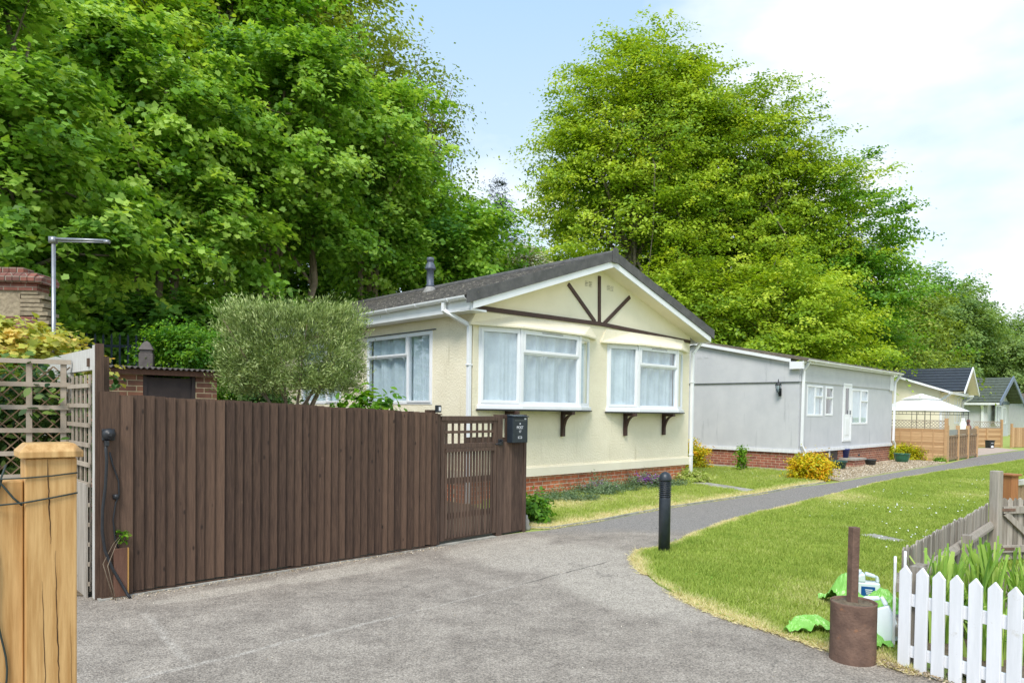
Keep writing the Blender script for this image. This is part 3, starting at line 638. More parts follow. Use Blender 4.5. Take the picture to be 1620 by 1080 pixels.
# side wall with openings (runs along y at x = 0)
xx = .14
for a, c, z0, z1 in ((1.12, 3.30, 1.70, 3.02), (4.3, 6.1, 1.70, 3.02), (7.6, 8.75, 1.70, 3.02)):
    b.box(0, .14, xx, a, .41, 3.27); b.box(0, .14, a, c, .41, z0); b.box(0, .14, a, c, z1, 3.27); xx = c
b.box(0, .14, xx, D-.14, .41, 3.27)
b.build('wall', 'cream', H)
for ya, yb in ((.0, .12), (D-.12, D)):
    b = MB(); b.prism([(0, 3.271), (W, 3.271), (W, 3.36), (W/2, 4.455), (0, 3.36)], ya, yb, 'y'); b.build('gable_panel', 'cream_smooth', H)
b = MB(); b.box(-.03, W+.03, -.03, 0, .41, .565); b.prism([(-.03, .565), (0, .565), (0, .60)], 0, W, 'x') if False else None
b.box(-.03, 0, 0, D, .41, .565); b.box(-.015, W+.015, -.015, 0, .565, .59); b.build('base_board', 'cream_smooth', H)
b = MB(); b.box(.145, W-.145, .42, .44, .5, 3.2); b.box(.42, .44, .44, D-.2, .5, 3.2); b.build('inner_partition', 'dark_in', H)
# beams
b = MB(); b.prism([(.0, 3.285), (3.3, 3.315), (W-.02, 3.205), (W-.02, 3.275), (3.3, 3.39), (0, 3.365)], -.035, .0, 'y'); b.build('beam', 'brown_trim', H, bevel=.004)
for (xa, za, xb, zb) in ((2.34, 4.02, 3.14, 3.38), (3.255, 4.30, 3.275, 3.38), (4.25, 4.0, 3.42, 3.37)):
    b = MB(); b.bar((xa, 0.0, za), (xb, 0.0, zb), .075, .05, (0, 1, 0)); b.build('timber', 'brown_trim', H, bevel=.003)
for xa in (2.84, 3.50):
    b = MB()
    for k in range(2):
        for j in range(4): b.box(xa+k*.115, xa+.1+k*.115, .0, .014, 4.05+j*.028, 4.07+j*.028)
        b.box(xa+k*.115-.006, xa+.106+k*.115, .008, .016, 4.04, 4.165)
    b.build('vent', 'vent', H)
# bays
def bay(P0, P1, P2, P3, z0, z1, mid, seed, tops):
    s = MB(); s.prism([(P0[0]-.03, .0), (P0[0]-.03, -.04), (P1[0]-.01, P1[1]-.05), (P2[0]+.01, P2[1]-.05), (P3[0]+.03, -.04), (P3[0]+.03, 0)], z0-.035, z0+.03, 'z')
    part = s.build('bay_window', 'white', H, bevel=.006)
    s = MB(); s.prism([(P0[0]-.045, .0), (P0[0]-.045, -.05), (P1[0]-.015, P1[1]-.065), (P2[0]+.015, P2[1]-.065), (P3[0]+.045, -.05), (P3[0]+.045, 0)], z0-.06, z0-.036, 'z'); s.build('bay_base', 'black', part)
    h = z1-z0-.03
    for i, (a, c, cols) in enumerate(((P0, P1, [(1, [1], True)]), (P1, P2, [(1, [mid, 1-mid], (False, True))]), (P2, P3, [(1, [1], False)]))):
        d = (c[0]-a[0], c[1]-a[1]); ln = math.hypot(*d)
        window(H, frame_m((a[0], a[1], z0+.03), d), ln, h, cols, part=part, seed=seed+i, fw=.06, sash=.05, cdepth=.10 if i == 1 else .055)
        # corner posts
    for p in (P1, P2):
        s = MB(); s.prism([(p[0]-.03, p[1]-.012), (p[0]+.03, p[1]-.012), (p[0]+.02, p[1]+.05), (p[0]-.02, p[1]+.05)], z0+.03, z1, 'z'); s.build('corner_post', 'white', part)
    # trickle vents
    s = MB(); cx = (P1[0]+P2[0])/2; s.box(cx-.27, cx+.27, P1[1]-.022, P1[1]-.0145, z1-.047, z1-.03); s.build('trickle_vent', 'galv', part)
    # rendered canopy tapering back to the wall
    n0 = [(P0[0]-.22, 0.0), (P0[0]-.22, -.05), (P1[0]-.06, P1[1]-.06), (P2[0]+.06, P2[1]-.06), (P3[0]+.16, -.05), (P3[0]+.16, 0.0)]
    n1 = [(P0[0]-.05, 0.0), (P0[0]-.05, -.012), (P1[0]+.02, -.030), (P2[0]-.02, -.030), (P3[0]+.0, -.012), (P3[0]+.0, 0.0)]
    s = MB(); zz = z1
    lo = [(x, y, zz) for x, y in n0]; mdl = [(x, y, zz+.03) for x, y in n0]; hi = [(x, y, 3.27) for x, y in n1]; k = 6
    s.add(lo+mdl+hi, [tuple(range(k-1, -1, -1)), tuple(range(2*k, 3*k))]+[(r*k+i, r*k+(i+1) % k, (r+1)*k+(i+1) % k, (r+1)*k+i) for r in range(2) for i in range(k)])
    s.build('window_canopy', 'cream', H)
    for bx in tops:
        s = MB(); s.box(bx-.04, bx+.04, -.06, -.004, z0-.53, z0-.062); s.box(bx-.04, bx+.04, -.30, -.061, z0-.12, z0-.062)
        n = 8; pin = []; pout = []
        for j in range(n+1):
            a = math.pi/2*j/n
            pout.append((-.061-.215*(1-math.cos(a)), z0-.45+.33*math.sin(a))); 
        for j in range(n+1):
            a = math.pi/2*j/n; pin.append((-.061-.155*(1-math.cos(a)), z0-.33+.21*math.sin(a)))
        for j in range(n):
            s.prism([pout[j], pout[j+1], pin[j+1], pin[j]], bx-.03, bx+.03, 'x')
        s.build('bracket', 'brown_trim', H, bevel=.004)
bay((.12, -.01), (.90, -.25), (2.43, -.25), (3.0, -.01), 1.66, 3.03, .72, 3, (.78, 2.22))
bay((3.54, -.01), (4.28, -.25), (5.69, -.25), (6.27, -.01), 1.64, 2.98, .72, 8, (4.14, 5.52))
window(H, frame_m((0.0, 3.30, 1.70), (0, -1)), 2.18, 1.32, [(.66, [.72, .28], (False, True)), (.34, [1], True)], proud=.012, depth=.09, seed=21, cdepth=.12)
window(H, frame_m((0.0, 6.1, 1.70), (0, -1)), 1.8, 1.32, [(.66, [.72, .28], (False, True)), (.34, [1], True)], proud=.012, depth=.09, seed=22, cdepth=.12)
window(H, frame_m((0.0, 8.75, 1.70), (0, -1)), 1.15, 1.32, [(1, [.72, .28], (False, True))], proud=.012, depth=.09, seed=23, cdepth=.12)
for ya, yb in ((1.02, 3.40), (4.2, 6.2), (7.5, 8.85)):
    b = MB(); b.box(-.035, 0, ya, yb, 3.03, 3.045); b.build('drip_strip', 'leadgrey', H)
# roof
rf = MB(); xe, ze, xr, zr = -.40, 3.46, 3.275, 4.68
rf.prism([(xe, ze-.05), (xr, zr-.05), (W-xe, ze-.05), (W-xe, ze-.01), (xr, zr-.01), (xe, ze-.01)], -.33, D+.3, 'y')
roof = rf.build('roof', 'tile', H)
rt = MB(); courses(rt, xe-.03, ze-.008, xr, zr-.008, -.33, D+.3, 13); courses(rt, W-xe+.03, ze-.008, xr, zr-.008, -.33, D+.3, 13)
rt.build('tile_courses', 'tile', roof)
rt = MB()
y = -.36
while y < D+.3:
    rt.tint = random.random(); rt.tube([(xr, y, zr-.005), (xr, min(y+.44, D+.3), zr+.0)], [.085, .078], 12); y += .43
rt.build('ridge_tiles', 'verge', roof)
# stepped dark verge units, white bargeboard, soffit
def band(x0, x1, za, zb, lo, hi, ya, yb, mat, name, step=0):
    m = MB()
    for sx in (0, 1):
        X = (lambda v: v) if not sx else (lambda v: W-v)
        if not step: m.prism([(X(x0), za+lo), (X(xr-.0 if not sx else xr), zb+lo), (X(xr), zb+hi), (X(x0), za+hi)], ya, yb, 'y')
        else:
            n = step
            for i in range(n):
                f0, f1 = i/n, (i+1)/n; q = .012; m.tint = random.random()
                m.prism([(X(x0+(xr-x0)*f0), za+(zb-za)*f0+lo), (X(x0+(xr-x0)*f1), za+(zb-za)*f1+lo), (X(x0+(xr-x0)*f1), za+(zb-za)*f1+hi), (X(x0+(xr-x0)*f0), za+(zb-za)*f0+hi+q)], ya-.002*(i % 2), yb, 'y')
    return m.build(name, mat, H)
band(-.42, xr, 3.20, 4.43, .12, .305, -.385, -.325, 'verge', 'verge', step=9)
band(-.31, xr, 3.235, 4.43, -.0, .118, -.365, -.335, 'white', 'bargeboard')
m = MB()
for sx in (0, 1):
    X = (lambda v: v) if not sx else (lambda v: W-v)
    m.prism([(X(-.31), 3.245), (X(xr), 4.44), (X(xr), 4.47), (X(-.31), 3.275)], -.334, .01, 'y')
m.build('soffit', 'cream_smooth', H)
b = MB(); b.prism([(xr-.09, 4.50), (xr+.09, 4.50), (xr+.075, 4.78), (xr, 4.80), (xr-.075, 4.78)], -.41, -.386, 'y'); b.build('apex_cap', 'verge', H, bevel=.006)
b = MB(); b.box(-.335, -.305, -.33, D+.25, 3.22, 3.42); b.box(W+.305, W+.335, -.33, D+.25, 3.22, 3.42); b.box(-.304, -.0, .012, D+.2, 3.225, 3.245); b.box(-.335, -.0, -.334, -.05, 3.215, 3.2445); b.build('fascia', 'white', H)
def gutter(parent, p0, p1, r, outward, name='gutter'):
    m = MB(); a = Vector(p0); c = Vector(p1); o = Vector(outward); vs = []; n = 8; inn = []
    for P in (a, c):
        for j in range(n+1): t = math.pi*j/n; vs.append(P - o*r*math.cos(t) - Vector((0, 0, r*math.sin(t))))
        for j in range(n, -1, -1): t = math.pi*j/n; vs.append(P - o*r*.86*math.cos(t) - Vector((0, 0, r*.86*math.sin(t))))
    k = 2*(n+1); m.add(vs, [(i, (i+1) % k, (i+1) % k+k, i+k) for i in range(k)]+[tuple(range(k)), tuple(range(2*k-1, k-1, -1))])
    d = (c-a); L_ = d.length; d.normalize(); q = .45
    while q < L_:
        P = a+d*q; ang = [P - o*r*1.08*math.cos(math.pi*j/n) - Vector((0, 0, r*1.08*math.sin(math.pi*j/n))) for j in range(n+1)]
        m.tube(ang, .009, 5); q += .9
    return m.build(name, 'white', parent, smooth=False)
gutter(H, (-.395, -.30, 3.445), (-.395, D+.25, 3.42), .062, (-1, 0, 0)); gutter(H, (W+.395, -.30, 3.43), (W+.395, D+.25, 3.41), .062, (1, 0, 0))
def pipe(parent, pts, r=.032, clips=(), name='downpipe', d=(0, 1, 0)):
    m = MB()
    for a, c in zip(pts[:-1], pts[1:]):
        dv = (Vector(c)-Vector(a)).normalized()*.018; m.bar(Vector(a)-dv, Vector(c)+dv, r*2, r*2, (0, 1, 0))
    for z in clips:
        x, y = [(p[0], p[1]) for p in pts if True][-1][:2]; m.box(x-r-.02, x+r+.02, y-r-.006, y+r+.006, z, z+.025)
    return m.build(name, 'white', parent, bevel=.005)
pipe(H, [(-.395, .30, 3.39), (-.395, .30, 3.26), (-.06, .03, 3.02), (-.06, .03, .05)], clips=(2.35, .9))
pipe(H, [(W+.38, -.05, 3.37), (W+.38, -.05, 3.24), (W+.05, -.05, 2.98), (W+.05, -.05, .05)], clips=(2.3, .62))
f_ = MB(); cx, cy, cz = 2.45, 4.5, 4.28
f_.lathe([(.13, -.10), (.13, .10)], 20, (cx, cy, cz)); fo = f_.build('flue', 'leadgrey', H, smooth=True)
f_ = MB(); f_.lathe([(.20, .02), (.205, .035), (.10, .20), (.095, .21)], 24, (cx, cy, cz+.03)); f_.build('flue_skirt', 'lead', fo, smooth=True)
f_ = MB(); f_.lathe([(.10, .19), (.10, .25), (.085, .26), (.085, .60), (.13, .62), (.13, .635), (.095, .74), (.075, .76), (.075, .80), (.088, .81), (.088, .86), (.08, .89)], 24, (cx, cy, cz+.03)); f_.build('flue_pipe', 'leadgrey', fo, smooth=True)

# ---- grey home
G = thing('park_home', 'grey rendered park home with shallow brown roof and white door, on a red brick base', 'park home', (7.88, 19.46, 0), R(45.34))
GW, GD = 7.95, 6.4
b = MB(); b.box(.03, 2.09, .03, .2, 0, .53); b.box(3.01, GW-.03, .03, .2, 0, .53); b.box(2.09, 3.01, .13, .2, 0, .53); b.box(.03, .2, .2, GD-.03, 0, .53); b.box(GW-.2, GW-.03, .2, GD, 0, .53); b.build('brick_plinth', 'brick2', G)
b = MB(); holes = [(.52, 1.65, 1.55, 2.43), (1.84, 2.42, 1.57, 2.43), (3.22, 3.93, .78, 2.58), (4.0, 5.44, 1.30, 2.42)]
wall_with_holes(b, 0, GW, .62, 2.5, holes[:2]+[(3.22, 3.93, .78, 2.5)]+holes[3:], 0, .12)
b.box(0, 3.22, -.028, .1, 2.5, 3.03); b.box(3.93, GW, -.028, .1, 2.5, 3.03); b.box(3.22, 3.93, -.028, .1, 2.585, 3.03)
b.box(0, .12, .12, GD, .62, 2.5); b.prism([(-.0, 2.5), (GD, 2.5), (GD, 3.03), (GD/2, 3.03+GD/2*.2), (0, 3.03)], -.035, .1, 'x')
b.box(GW-.12, GW, .12, GD, .62, 3.0); b.box(.12, GW, GD-.12, GD, .62, 3.0); b.build('wall', 'grey_render', G)
b = MB(); b.box(-.03, GW+.03, -.03, 0, .53, .62); b.box(-.03, 0, 0, GD, .53, .62); b.build('base_strip', 'white_paint', G)
b = MB(); b.box(-.04, 0, -.04, GD, 2.485, 2.499); b.build('drip_strip', 'leadgrey', G)
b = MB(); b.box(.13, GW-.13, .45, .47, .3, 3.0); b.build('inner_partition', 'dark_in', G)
window(G, frame_m((.52, 0, 1.55), (1, 0)), 1.13, .88, [(.5, [1], False), (.5, [.66, .34], (False, True))], fw=.05, proud=.01, seed=31, label='window with net curtains nearest the corner downpipe')
window(G, frame_m((1.84, 0, 1.57), (1, 0)), .58, .86, [(1, [.62, .38], (False, True))], fw=.05, proud=.01, seed=32, curt=False)
window(G, frame_m((4.0, 0, 1.30), (1, 0)), 1.44, 1.12, [(.55, [1], False), (.45, [.68, .32], (False, True))], fw=.05, proud=.01, seed=33)
dr = MB(); dr.box(3.22, 3.93, -.03, .05, .78, .86); dr.box(3.22, 3.93, -.03, .05, 2.50, 2.58); dr.box(3.22, 3.30, -.03, .05, .86, 2.5); dr.box(3.85, 3.93, -.03, .05, .86, 2.5)
dr.box(3.30, 3.85, -.015, .03, .86, 1.62); dr.box(3.30, 3.42, -.015, .03, 1.62, 2.5); dr.box(3.73, 3.85, -.015, .03, 1.62, 2.5); dr.box(3.42, 3.73, -.015, .03, 2.42, 2.5); dr.box(3.42, 3.73, -.025, -.015, .98, 1.5)
do = dr.build('door', 'white', G, bevel=.005)
q = MB(); q.add([(3.42, 0, 1.62), (3.73, 0, 1.62), (3.73, 0, 2.42), (3.42, 0, 2.42)], [(0, 1, 2, 3)]); q.build('pane', 'glass_dark', do)
q = MB(); q.box(3.78, 3.80, -.055, -.016, 1.62, 1.74); q.build('handle', 'galv', do)
b = MB(); b.box(2.10, 3.0, .04, .08, .02, .58); ho = b.build('meter_door', 'shed_door', G)
b = MB(); b.prism([(2.33+.07*math.cos(a*.4), .42+.10*math.sin(a*.4)) for a in range(16)], .03, .04, 'y'); b.build('plaque', 'plaque', ho)
b = MB(); b.prism([(-.22, 3.05), (GD/2, 3.05+(GD/2+.22)*.2), (GD+.22, 3.05), (GD+.22, 3.13), (GD/2, 3.13+(GD/2+.22)*.2), (-.22, 3.13)], -.12, GW+.12, 'x'); gr = b.build('roof', 'felt', G)
b = MB(); b.lathe([(.05, 0), (.05, .12), (.08, .13), (.03, .26)], 12, (1.2, 3.6, 3.74)); b.build('roof_vent', 'galv', gr, smooth=True)
b = MB(); b.prism([(.2, 3.03), (GD/2, 3.03+(GD/2-.2)*.215), (GD/2, 3.12+(GD/2-.2)*.215), (.2, 3.12)], -.15, -.121, 'x'); b.prism([(GD/2+.01, 3.03+(GD/2-.2)*.215), (GD, 3.05), (GD, 3.13), (GD/2+.01, 3.12+(GD/2-.2)*.215)], -.15, -.121, 'x')
b.box(-.16, -.036, -.14, .22, 2.84, 3.04); b.box(-.1, GW+.1, -.15, -.12, 3.0, 3.10); b.build('fascia', 'white', G)
gutter(G, (-.05, -.22, 3.10), (GW+.35, -.22, 3.08), .055, (0, -1, 0))
b = MB(); b.box(GW-.40, GW-.02, -.05, -.029, 2.46, 3.0); b.build('corner_board', 'white_paint', G)
pipe(G, [(.14, -.2, 3.03), (.10, -.075, 2.8), (.06, -.07, .74), (.20, -.10, .56), (.12, -.10, .05)], clips=())
pipe(G, [(GW+.16, -.2, 3.03), (GW+.06, -.07, 2.75), (GW+.0, -.07, .72), (GW+.14, -.08, .56), (GW+.14, -.08, .05)], clips=())
for yy in (2.75, 2.98): b = MB(); b.box(-.042, -.034, yy, yy+.15, 3.26, 3.36); b.build('vent', 'grey_render', G)
b = MB(); b.box(-.36, -.02, 0, GD, 0, .07); b.build('concrete_footing', 'concrete', G)
st = MB(); st.box(3.1, 4.0, -.42, .02, 0, .22); so_ = st.build('brick_step', 'brick2', G); st = MB(); st.box(3.05, 4.05, -.46, .02, .22, .27); st.build('step_slab', 'concrete', so_)
# lantern
l0 = thing('wall_lantern', 'black coach lantern on the gable wall of the grey home', 'lantern', tuple(Matrix.Translation((7.88, 19.46, 0)) @ Matrix.Rotation(R(45.34), 4, 'Z') @ Vector((-.04, .52, 2.2))), R(45.34))
m = MB(); m.box(-.02, 0, -.04, .04, -.10, .12); m.tube([(-.01, 0, -.02), (-.08, 0, -.06), (-.12, 0, 0)], .012, 6); m.build('bracket', 'lampblack', l0)
m = MB(); c = (-.13, 0, 0)
m.lathe([(.035, 0), (.05, .01)], 6, c); m.lathe([(.085, .20), (.09, .21), (.04, .27), (.015, .29), (.012, .34), (.003, .38)], 6, c)
for k in range(6):
    a = math.pi/3*k; m.tube([(c[0]+.048*math.cos(a), c[1]+.048*math.sin(a), .01), (c[0]+.08*math.cos(a), c[1]+.08*math.sin(a), .205)], .006, 4)
m.build('lantern_frame', 'lampblack', l0)
m = MB(); m.lathe([(.042, .012), (.074, .2)], 6, c); m.build('lantern_glass', 'glass', l0)

# ---- far cream home with dark roof
K = thing('park_home', 'far cream park home with dark slate roof behind the white gazebo', 'park home', (19.9, 33.0, 0), R(51))
b = MB(); b.box(0, 7.8, 0, 7, 0, 2.85); b.prism([(0, 2.85), (7, 2.85), (3.5, 4.1)], .0, .15, 'x'); b.build('wall', 'cream_smooth', K)
b = MB(); courses(b, -.4, 2.75, 3.5, 4.15, -.35, 7.9, 8, th=.05, axis='x'); courses(b, 7.4, 2.75, 3.5, 4.15, -.35, 7.9, 8, th=.05, axis='x'); kr = b.build('roof', 'slate', K)
b = MB(); courses(b, .55, 2.78, 3.35, 4.0, -.9, 3.4, 8, th=.05); courses(b, 6.15, 2.78, 3.35, 4.0, -.9, 3.4, 8, th=.05); b.build('porch_roof', 'slate', kr)
b = MB()
for sx in (0, 1):
    X = (lambda v: v) if not sx else (lambda v: 6.7-v)
    b.prism([(X(.5), 2.64), (X(3.35), 3.90), (X(3.35), 4.03), (X(.5), 2.77)], -.96, -.91, 'y')
b.box(5.4, 8.2, -.5, -.42, 2.66, 2.80); b.prism([(-.4, 2.66), (3.5, 4.0), (3.5, 4.1), (-.4, 2.76)], -.4, -.36, 'x'); b.box(-.38, 7.9, -.46, -.41, 2.62, 2.74); b.build('bargeboard', 'white', K)
b = MB()
for sx in (0, 1):
    X = (lambda v: v) if not sx else (lambda v: 6.7-v)
    b.prism([(X(.6), 2.70), (X(3.35), 3.92), (X(3.35), 3.95), (X(.6), 2.73)], -.90, 0, 'y')
b.prism([(.8, 2.7), (5.9, 2.7), (3.35, 3.9)], -.12, -.0, 'y'); b.build('soffit', 'cream_smooth', K)
window(K, frame_m((4.9, -.01, 1.2), (1, 0)), 1.9, 1.45, [(.5, [.7, .3], False), (.5, [.7, .3], True)], seed=41, glass='glass_dark', fw=.08)
window(K, frame_m((1.2, -.01, 1.2), (1, 0)), 1.6, 1.45, [(.5, [.7, .3], False), (.5, [.7, .3], True)], seed=42, glass='glass_dark', fw=.08)
window(K, frame_m((-.01, 5.6, 1.3), (0, -1)), 1.5, 1.1, [(.5, [.6, .4], True), (.5, [.6, .4], False)], seed=43, glass='glass_dark', fw=.08)
pipe(K, [(.1, -.42, 2.62), (.06, -.06, 2.35), (.06, -.06, .1)], r=.05); pipe(K, [(8.0, -.42, 2.62), (7.6, -.06, 2.35), (7.6, -.06, .1)], r=.05)
# ---- far pale grey home with green roof
Q = thing('park_home', 'far pale grey park home with mossy green roof and blue grey bargeboards', 'park home', (36.9, 55.0, 0), R(43))
b = MB(); b.box(0, 6.6, 0, 11, 0, 2.7); b.prism([(0, 2.7), (6.6, 2.7), (3.3, 4.5)], .02, .2, 'y'); b.build('wall', 'grey_render', Q)
b = MB(); courses(b, -.5, 2.7, 3.3, 4.75, -.9, 11.3, 9, th=.07); courses(b, 7.1, 2.7, 3.3, 4.75, -.9, 11.3, 9, th=.07); b.build('roof', 'mossroof', Q)
M['bluegrey'] = pmat('blue_grey_trim', (.17, .21, .29), rough=.6)
b = MB()
for sx in (0, 1):
    X = (lambda v: v) if not sx else (lambda v: 6.6-v)
    b.prism([(X(-.55), 2.45), (X(3.3), 4.5), (X(3.3), 4.85), (X(-.55), 2.8)], -1.0, -.92, 'y')
b.box(-.01, 6.61, -.04, 0, 2.6, 2.85); b.build('bargeboard', 'bluegrey', Q)
b = MB(); b.box(-.55, -.45, -.9, 11, 2.5, 2.66); b.build('gutter', 'white', Q)
pipe(Q, [(-.3, .3, 2.5), (-.08, .3, 2.2), (-.08, .3, .1)], r=.08)
wb = window(Q, frame_m((1.0, -.35, .9), (1, 0)), 1.6, 1.6, [(.5, [1], True), (.5, [1], True)], seed=45, glass='glass_dark', fw=.1)
b = MB(); b.prism([(.85, 2.5), (2.75, 2.5), (2.4, 2.95), (1.2, 2.95)], -.45, .0, 'y'); b.build('bay_roof', 'slate', Q)
window(Q, frame_m((4.4, -.02, 1.0), (1, 0)), 1.3, 1.4, [(1, [1], True)], seed=46, glass='glass_dark', fw=.1)
window(Q, frame_m((-.02, 6.8, 1.2), (0, -1)), 1.2, 1.3, [(1, [1], True)], seed=47, glass='glass_dark', fw=.1)
# ---- farthest
Z = thing('park_home', 'farthest white park home with brown roof, cut off by the right edge', 'park home', (44.5, 60, 0), R(12))
b = MB(); b.box(0, 12, 0, 6, 0, 2.75); b.build('wall', 'white_paint', Z)
b = MB(); courses(b, -.5, 2.75, 3, 3.7, -.4, 12.5, 6, th=.06, axis='x'); courses(b, 6.5, 2.75, 3, 3.7, -.4, 12.5, 6, th=.06, axis='x'); b.build('roof', 'felt', Z)
window(Z, frame_m((.5, -.02, 1.1), (1, 0)), 1.1, 1.2, [(1, [1], True)], seed=48, glass='glass_dark', fw=.1)

# ---- brick shed behind the fence
S = thing('brick_shed', 'small brown brick shed with dark double door and corrugated roof behind the brown fence', 'shed', (-5.30, 9.3, 0), math.atan2(1.0, 1.03))
S.rotation_euler.z = math.atan2(1.0, .99)
b = MB(); b.box(0, .42, 0, .12, 0, 2.03); b.box(1.12, 1.42, 0, .12, 0, 2.03); b.box(0, .12, .12, 1.5, 0, 2.03); b.box(1.30, 1.42, .12, 1.5, 0, 2.03); b.build('wall', 'brick3', S)
b = MB(); b.box(.42, .47, .01, .1, 0, 2.03); b.box(1.07, 1.12, .01, .1, 0, 2.03); b.box(.47, 1.07, .03, .07, 0, 2.0); b.build('door', 'shed_door', S)
b = MB(); b.box(-.02, 1.46, -.06, -.03, 2.03, 2.10); b.box(0, 1.42, -.03, .12, 2.03, 2.06); b.build('fascia', 'offcut', S)
b = MB(); n = 110; vs = []
for i in range(n+1):
    x = -.06+1.56*i/n; z = 2.125+.014*math.sin(i*2*math.pi/5.2); vs += [(x, -.10, z), (x, 1.6, z+.03), (x, -.10, z-.012), (x, 1.6, z+.018)]
b.add(vs, [(4*i, 4*i+4, 4*i+5, 4*i+1) for i in range(n)]+[(4*i+2, 4*i+3, 4*i+7, 4*i+6) for i in range(n)]+[(4*i, 4*i+2, 4*i+6, 4*i+4) for i in range(n)]); b.build('roof', 'corrug', S)
# ---- old brick wall top left
WL = thing('brick_wall', 'old red brick wall end with a pale stone panel and crumbling edge, above the golden shrub', 'wall', (-9.62, 10.0, 0), R(3)); WL.scale = (.895,)*3; WL.location.x = -9.78
b = MB(); b.box(0, 3.42, 0, .4, 0, 3.08); b.box(0, 3.3, .03, .37, 3.62, 3.72); b.box(2.0, 3.28, .03, .37, 3.08, 3.2); b.build('brickwork', 'brick_old', WL)
b = MB(); b.box(0, 3.02, .06, .34, 3.08, 3.62); b.build('stone_panel', 'stone', WL)
b = MB()
for i in range(8): z = 3.09+i*.068; b.box(3.03, 3.46+random.uniform(-.07, .05)-i*.014, .05+random.uniform(-.02, .02), .35, z, z+.055)
b.build('crumbling_quoin', 'stone', WL)
b = MB()
n = 9
for j in range(24):
    x0 = 3.42-j*.115; pr = [(.0, 3.725), (-.05, 3.76), (-.05, 3.83), (.04, 3.90), (.38, 3.90), (.44, 3.83), (.44, 3.76), (.4, 3.725)]
    b.prism(pr, x0-.107, x0, 'x') if j else b.prism([(a, 3.7+(c_-3.7)*.8) for a, c_ in pr], x0-.107, x0, 'x')
    if j > 2: b.box(x0-.107, x0, .06, .34, 3.905, 3.99)
b.build('coping', 'brick_old', WL, bevel=.006)

# ================================================================ FENCES AND GATES
FA = math.atan2(2.40, 2.47)
F = thing('board_fence', 'tall dark brown vertical board fence closing off the garden', 'fence', (-3.34, 5.84, 0), FA)
b = MB(); x = .086; i = 0
b.tint = .55; b.box(-.05, .085, -.022, .0, .03, 1.72)
while x < 3.40:
    wd = random.uniform(.078, .092); zt = 1.70-(x/3.43)*.135+random.uniform(-.006, .006); b.tint = random.random(); bt = .035+random.uniform(0, .015)
    x1 = min(x+wd, 3.43); b.prism([(x, -.002), (x, -.010), (x1+.010, -.034-random.uniform(0, .005)), (x1+.010, -.022)], bt, zt, 'z'); x = x1
b.build('board_panel', 'fence_brown', F)
for z in (.35, .95, 1.45):
    b = MB(); b.box(-.05, 3.43, .0, .04, z, z+.07); b.build('rail', 'fence_brown', F)
for xx in (-.02, 1.7, 3.40):
    b = MB(); b.tint = .3; b.box(xx-.04, xx+.05, .041, .13, 0, 1.60 if xx > 1 else 1.72); b.build('post', 'fence_brown', F)
b = MB(); b.tint = .6; b.box(-.05, .12, -.03, -.0225, .0, .028); b.box(.10, 3.43, -.018, .02, .0, .03); b.build('gravel_board', 'fence_brown', F)

GA = math.atan2(1.09, 1.04)
T = thing('garden_gate', 'dark brown slatted garden gate with a small trellis panel at the top', 'gate', (-.87, 8.30, 0), GA)
b = MB(); b.box(.03, .09, -.03, .02, .05, 1.52); b.box(.90, .955, -.03, .02, .05, 1.52); b.box(.03, .955, -.04, .02, 1.475, 1.53); b.box(.091, .899, -.035, .02, 1.14, 1.20); b.box(.091, .899, -.02, .02, .05, .10); b.build('gate_frame', 'gate_brown', T, bevel=.004)
b = MB(); x = .097
while x < .89:
    b.tint = random.random(); b.box(x, x+.035, -.030, -.019, .06+random.uniform(0, .02), 1.139); x += .0500
b.build('slat_panel', 'gate_brown', T)
b = MB()
b.box(.091, .899, -.045, -.0345, 1.10, 1.14); b.build('ledge', 'gate_brown', T)
for z in (.30, .72): b = MB(); b.box(.091, .899, -.0175, .01, z, z+.07); b.build('rail', 'gate_brown', T)
b = MB()
for k in range(8): b.tint = random.random(); b.box(.115+k*.10, .145+k*.10, -.012, 0, 1.201, 1.474)
b.box(.091, .899, -.024, -.0125, 1.322, 1.355); b.box(.091, .899, -.024, -.0125, 1.44, 1.474); b.build('trellis', 'gate_brown', T)
b = MB(); b.box(.45, .89, .002, .018, 1.201, 1.27); b.build('backing_board', 'gate_brown', T)
P_ = thing('gate_post', 'dark brown post between the board fence and the gate', 'post', (-.87, 8.30, 0), GA)
b = MB(); b.box(-.05, .02, -.03, .06, 0, 1.54); b.build('post', 'gate_brown', P_, bevel=.005)
b = MB(); b.box(-.055, .025, -.05, .07, 1.54, 1.555); b.build('cap', 'gate_brown', P_)
LT = thing('solar_light', 'tiny black light with a white face fixed at the end of the board fence', 'light', (-.89, 8.27, 1.57), GA)
b = MB(); b.box(-.02, .045, -.05, .0, 0, .085); b.build('housing', 'black', LT, bevel=.008)
b = MB(); b.box(.0, .028, -.055, -.0505, .02, .065); b.build('lens', 'white_print', LT)
RP = thing('garden_fence', 'short dark brown board panel carrying the black post box right of the gate', 'fence', (-.87, 8.30, 0), GA)
b = MB(); x = .985
while x < 1.46:
    b.tint = random.random(); wd = .045; b.prism([(x, -.01), (x, -.02), (x+wd+.006, -.032), (x+wd+.006, -.022)], .03, 1.20 if x < 1.40 else 1.555, 'z'); x += wd+.004
b.build('board_panel', 'gate_brown', RP)
b = MB(); b.box(.965, 1.06, -.03, .05, .0, 1.55); b.box(1.455, 1.50, -.045, .04, .0, 1.555); b.box(1.061, 1.4549, -.008, .03, 1.50, 1.55); b.box(1.061, 1.4549, -.008, .03, 1.19, 1.26); b.box(1.061, 1.4549, -.008, .03, .3, .37); b.box(1.14, 1.4549, -.007, .02, 1.261, 1.499); b.build('post_frame', 'gate_brown', RP, bevel=.003)
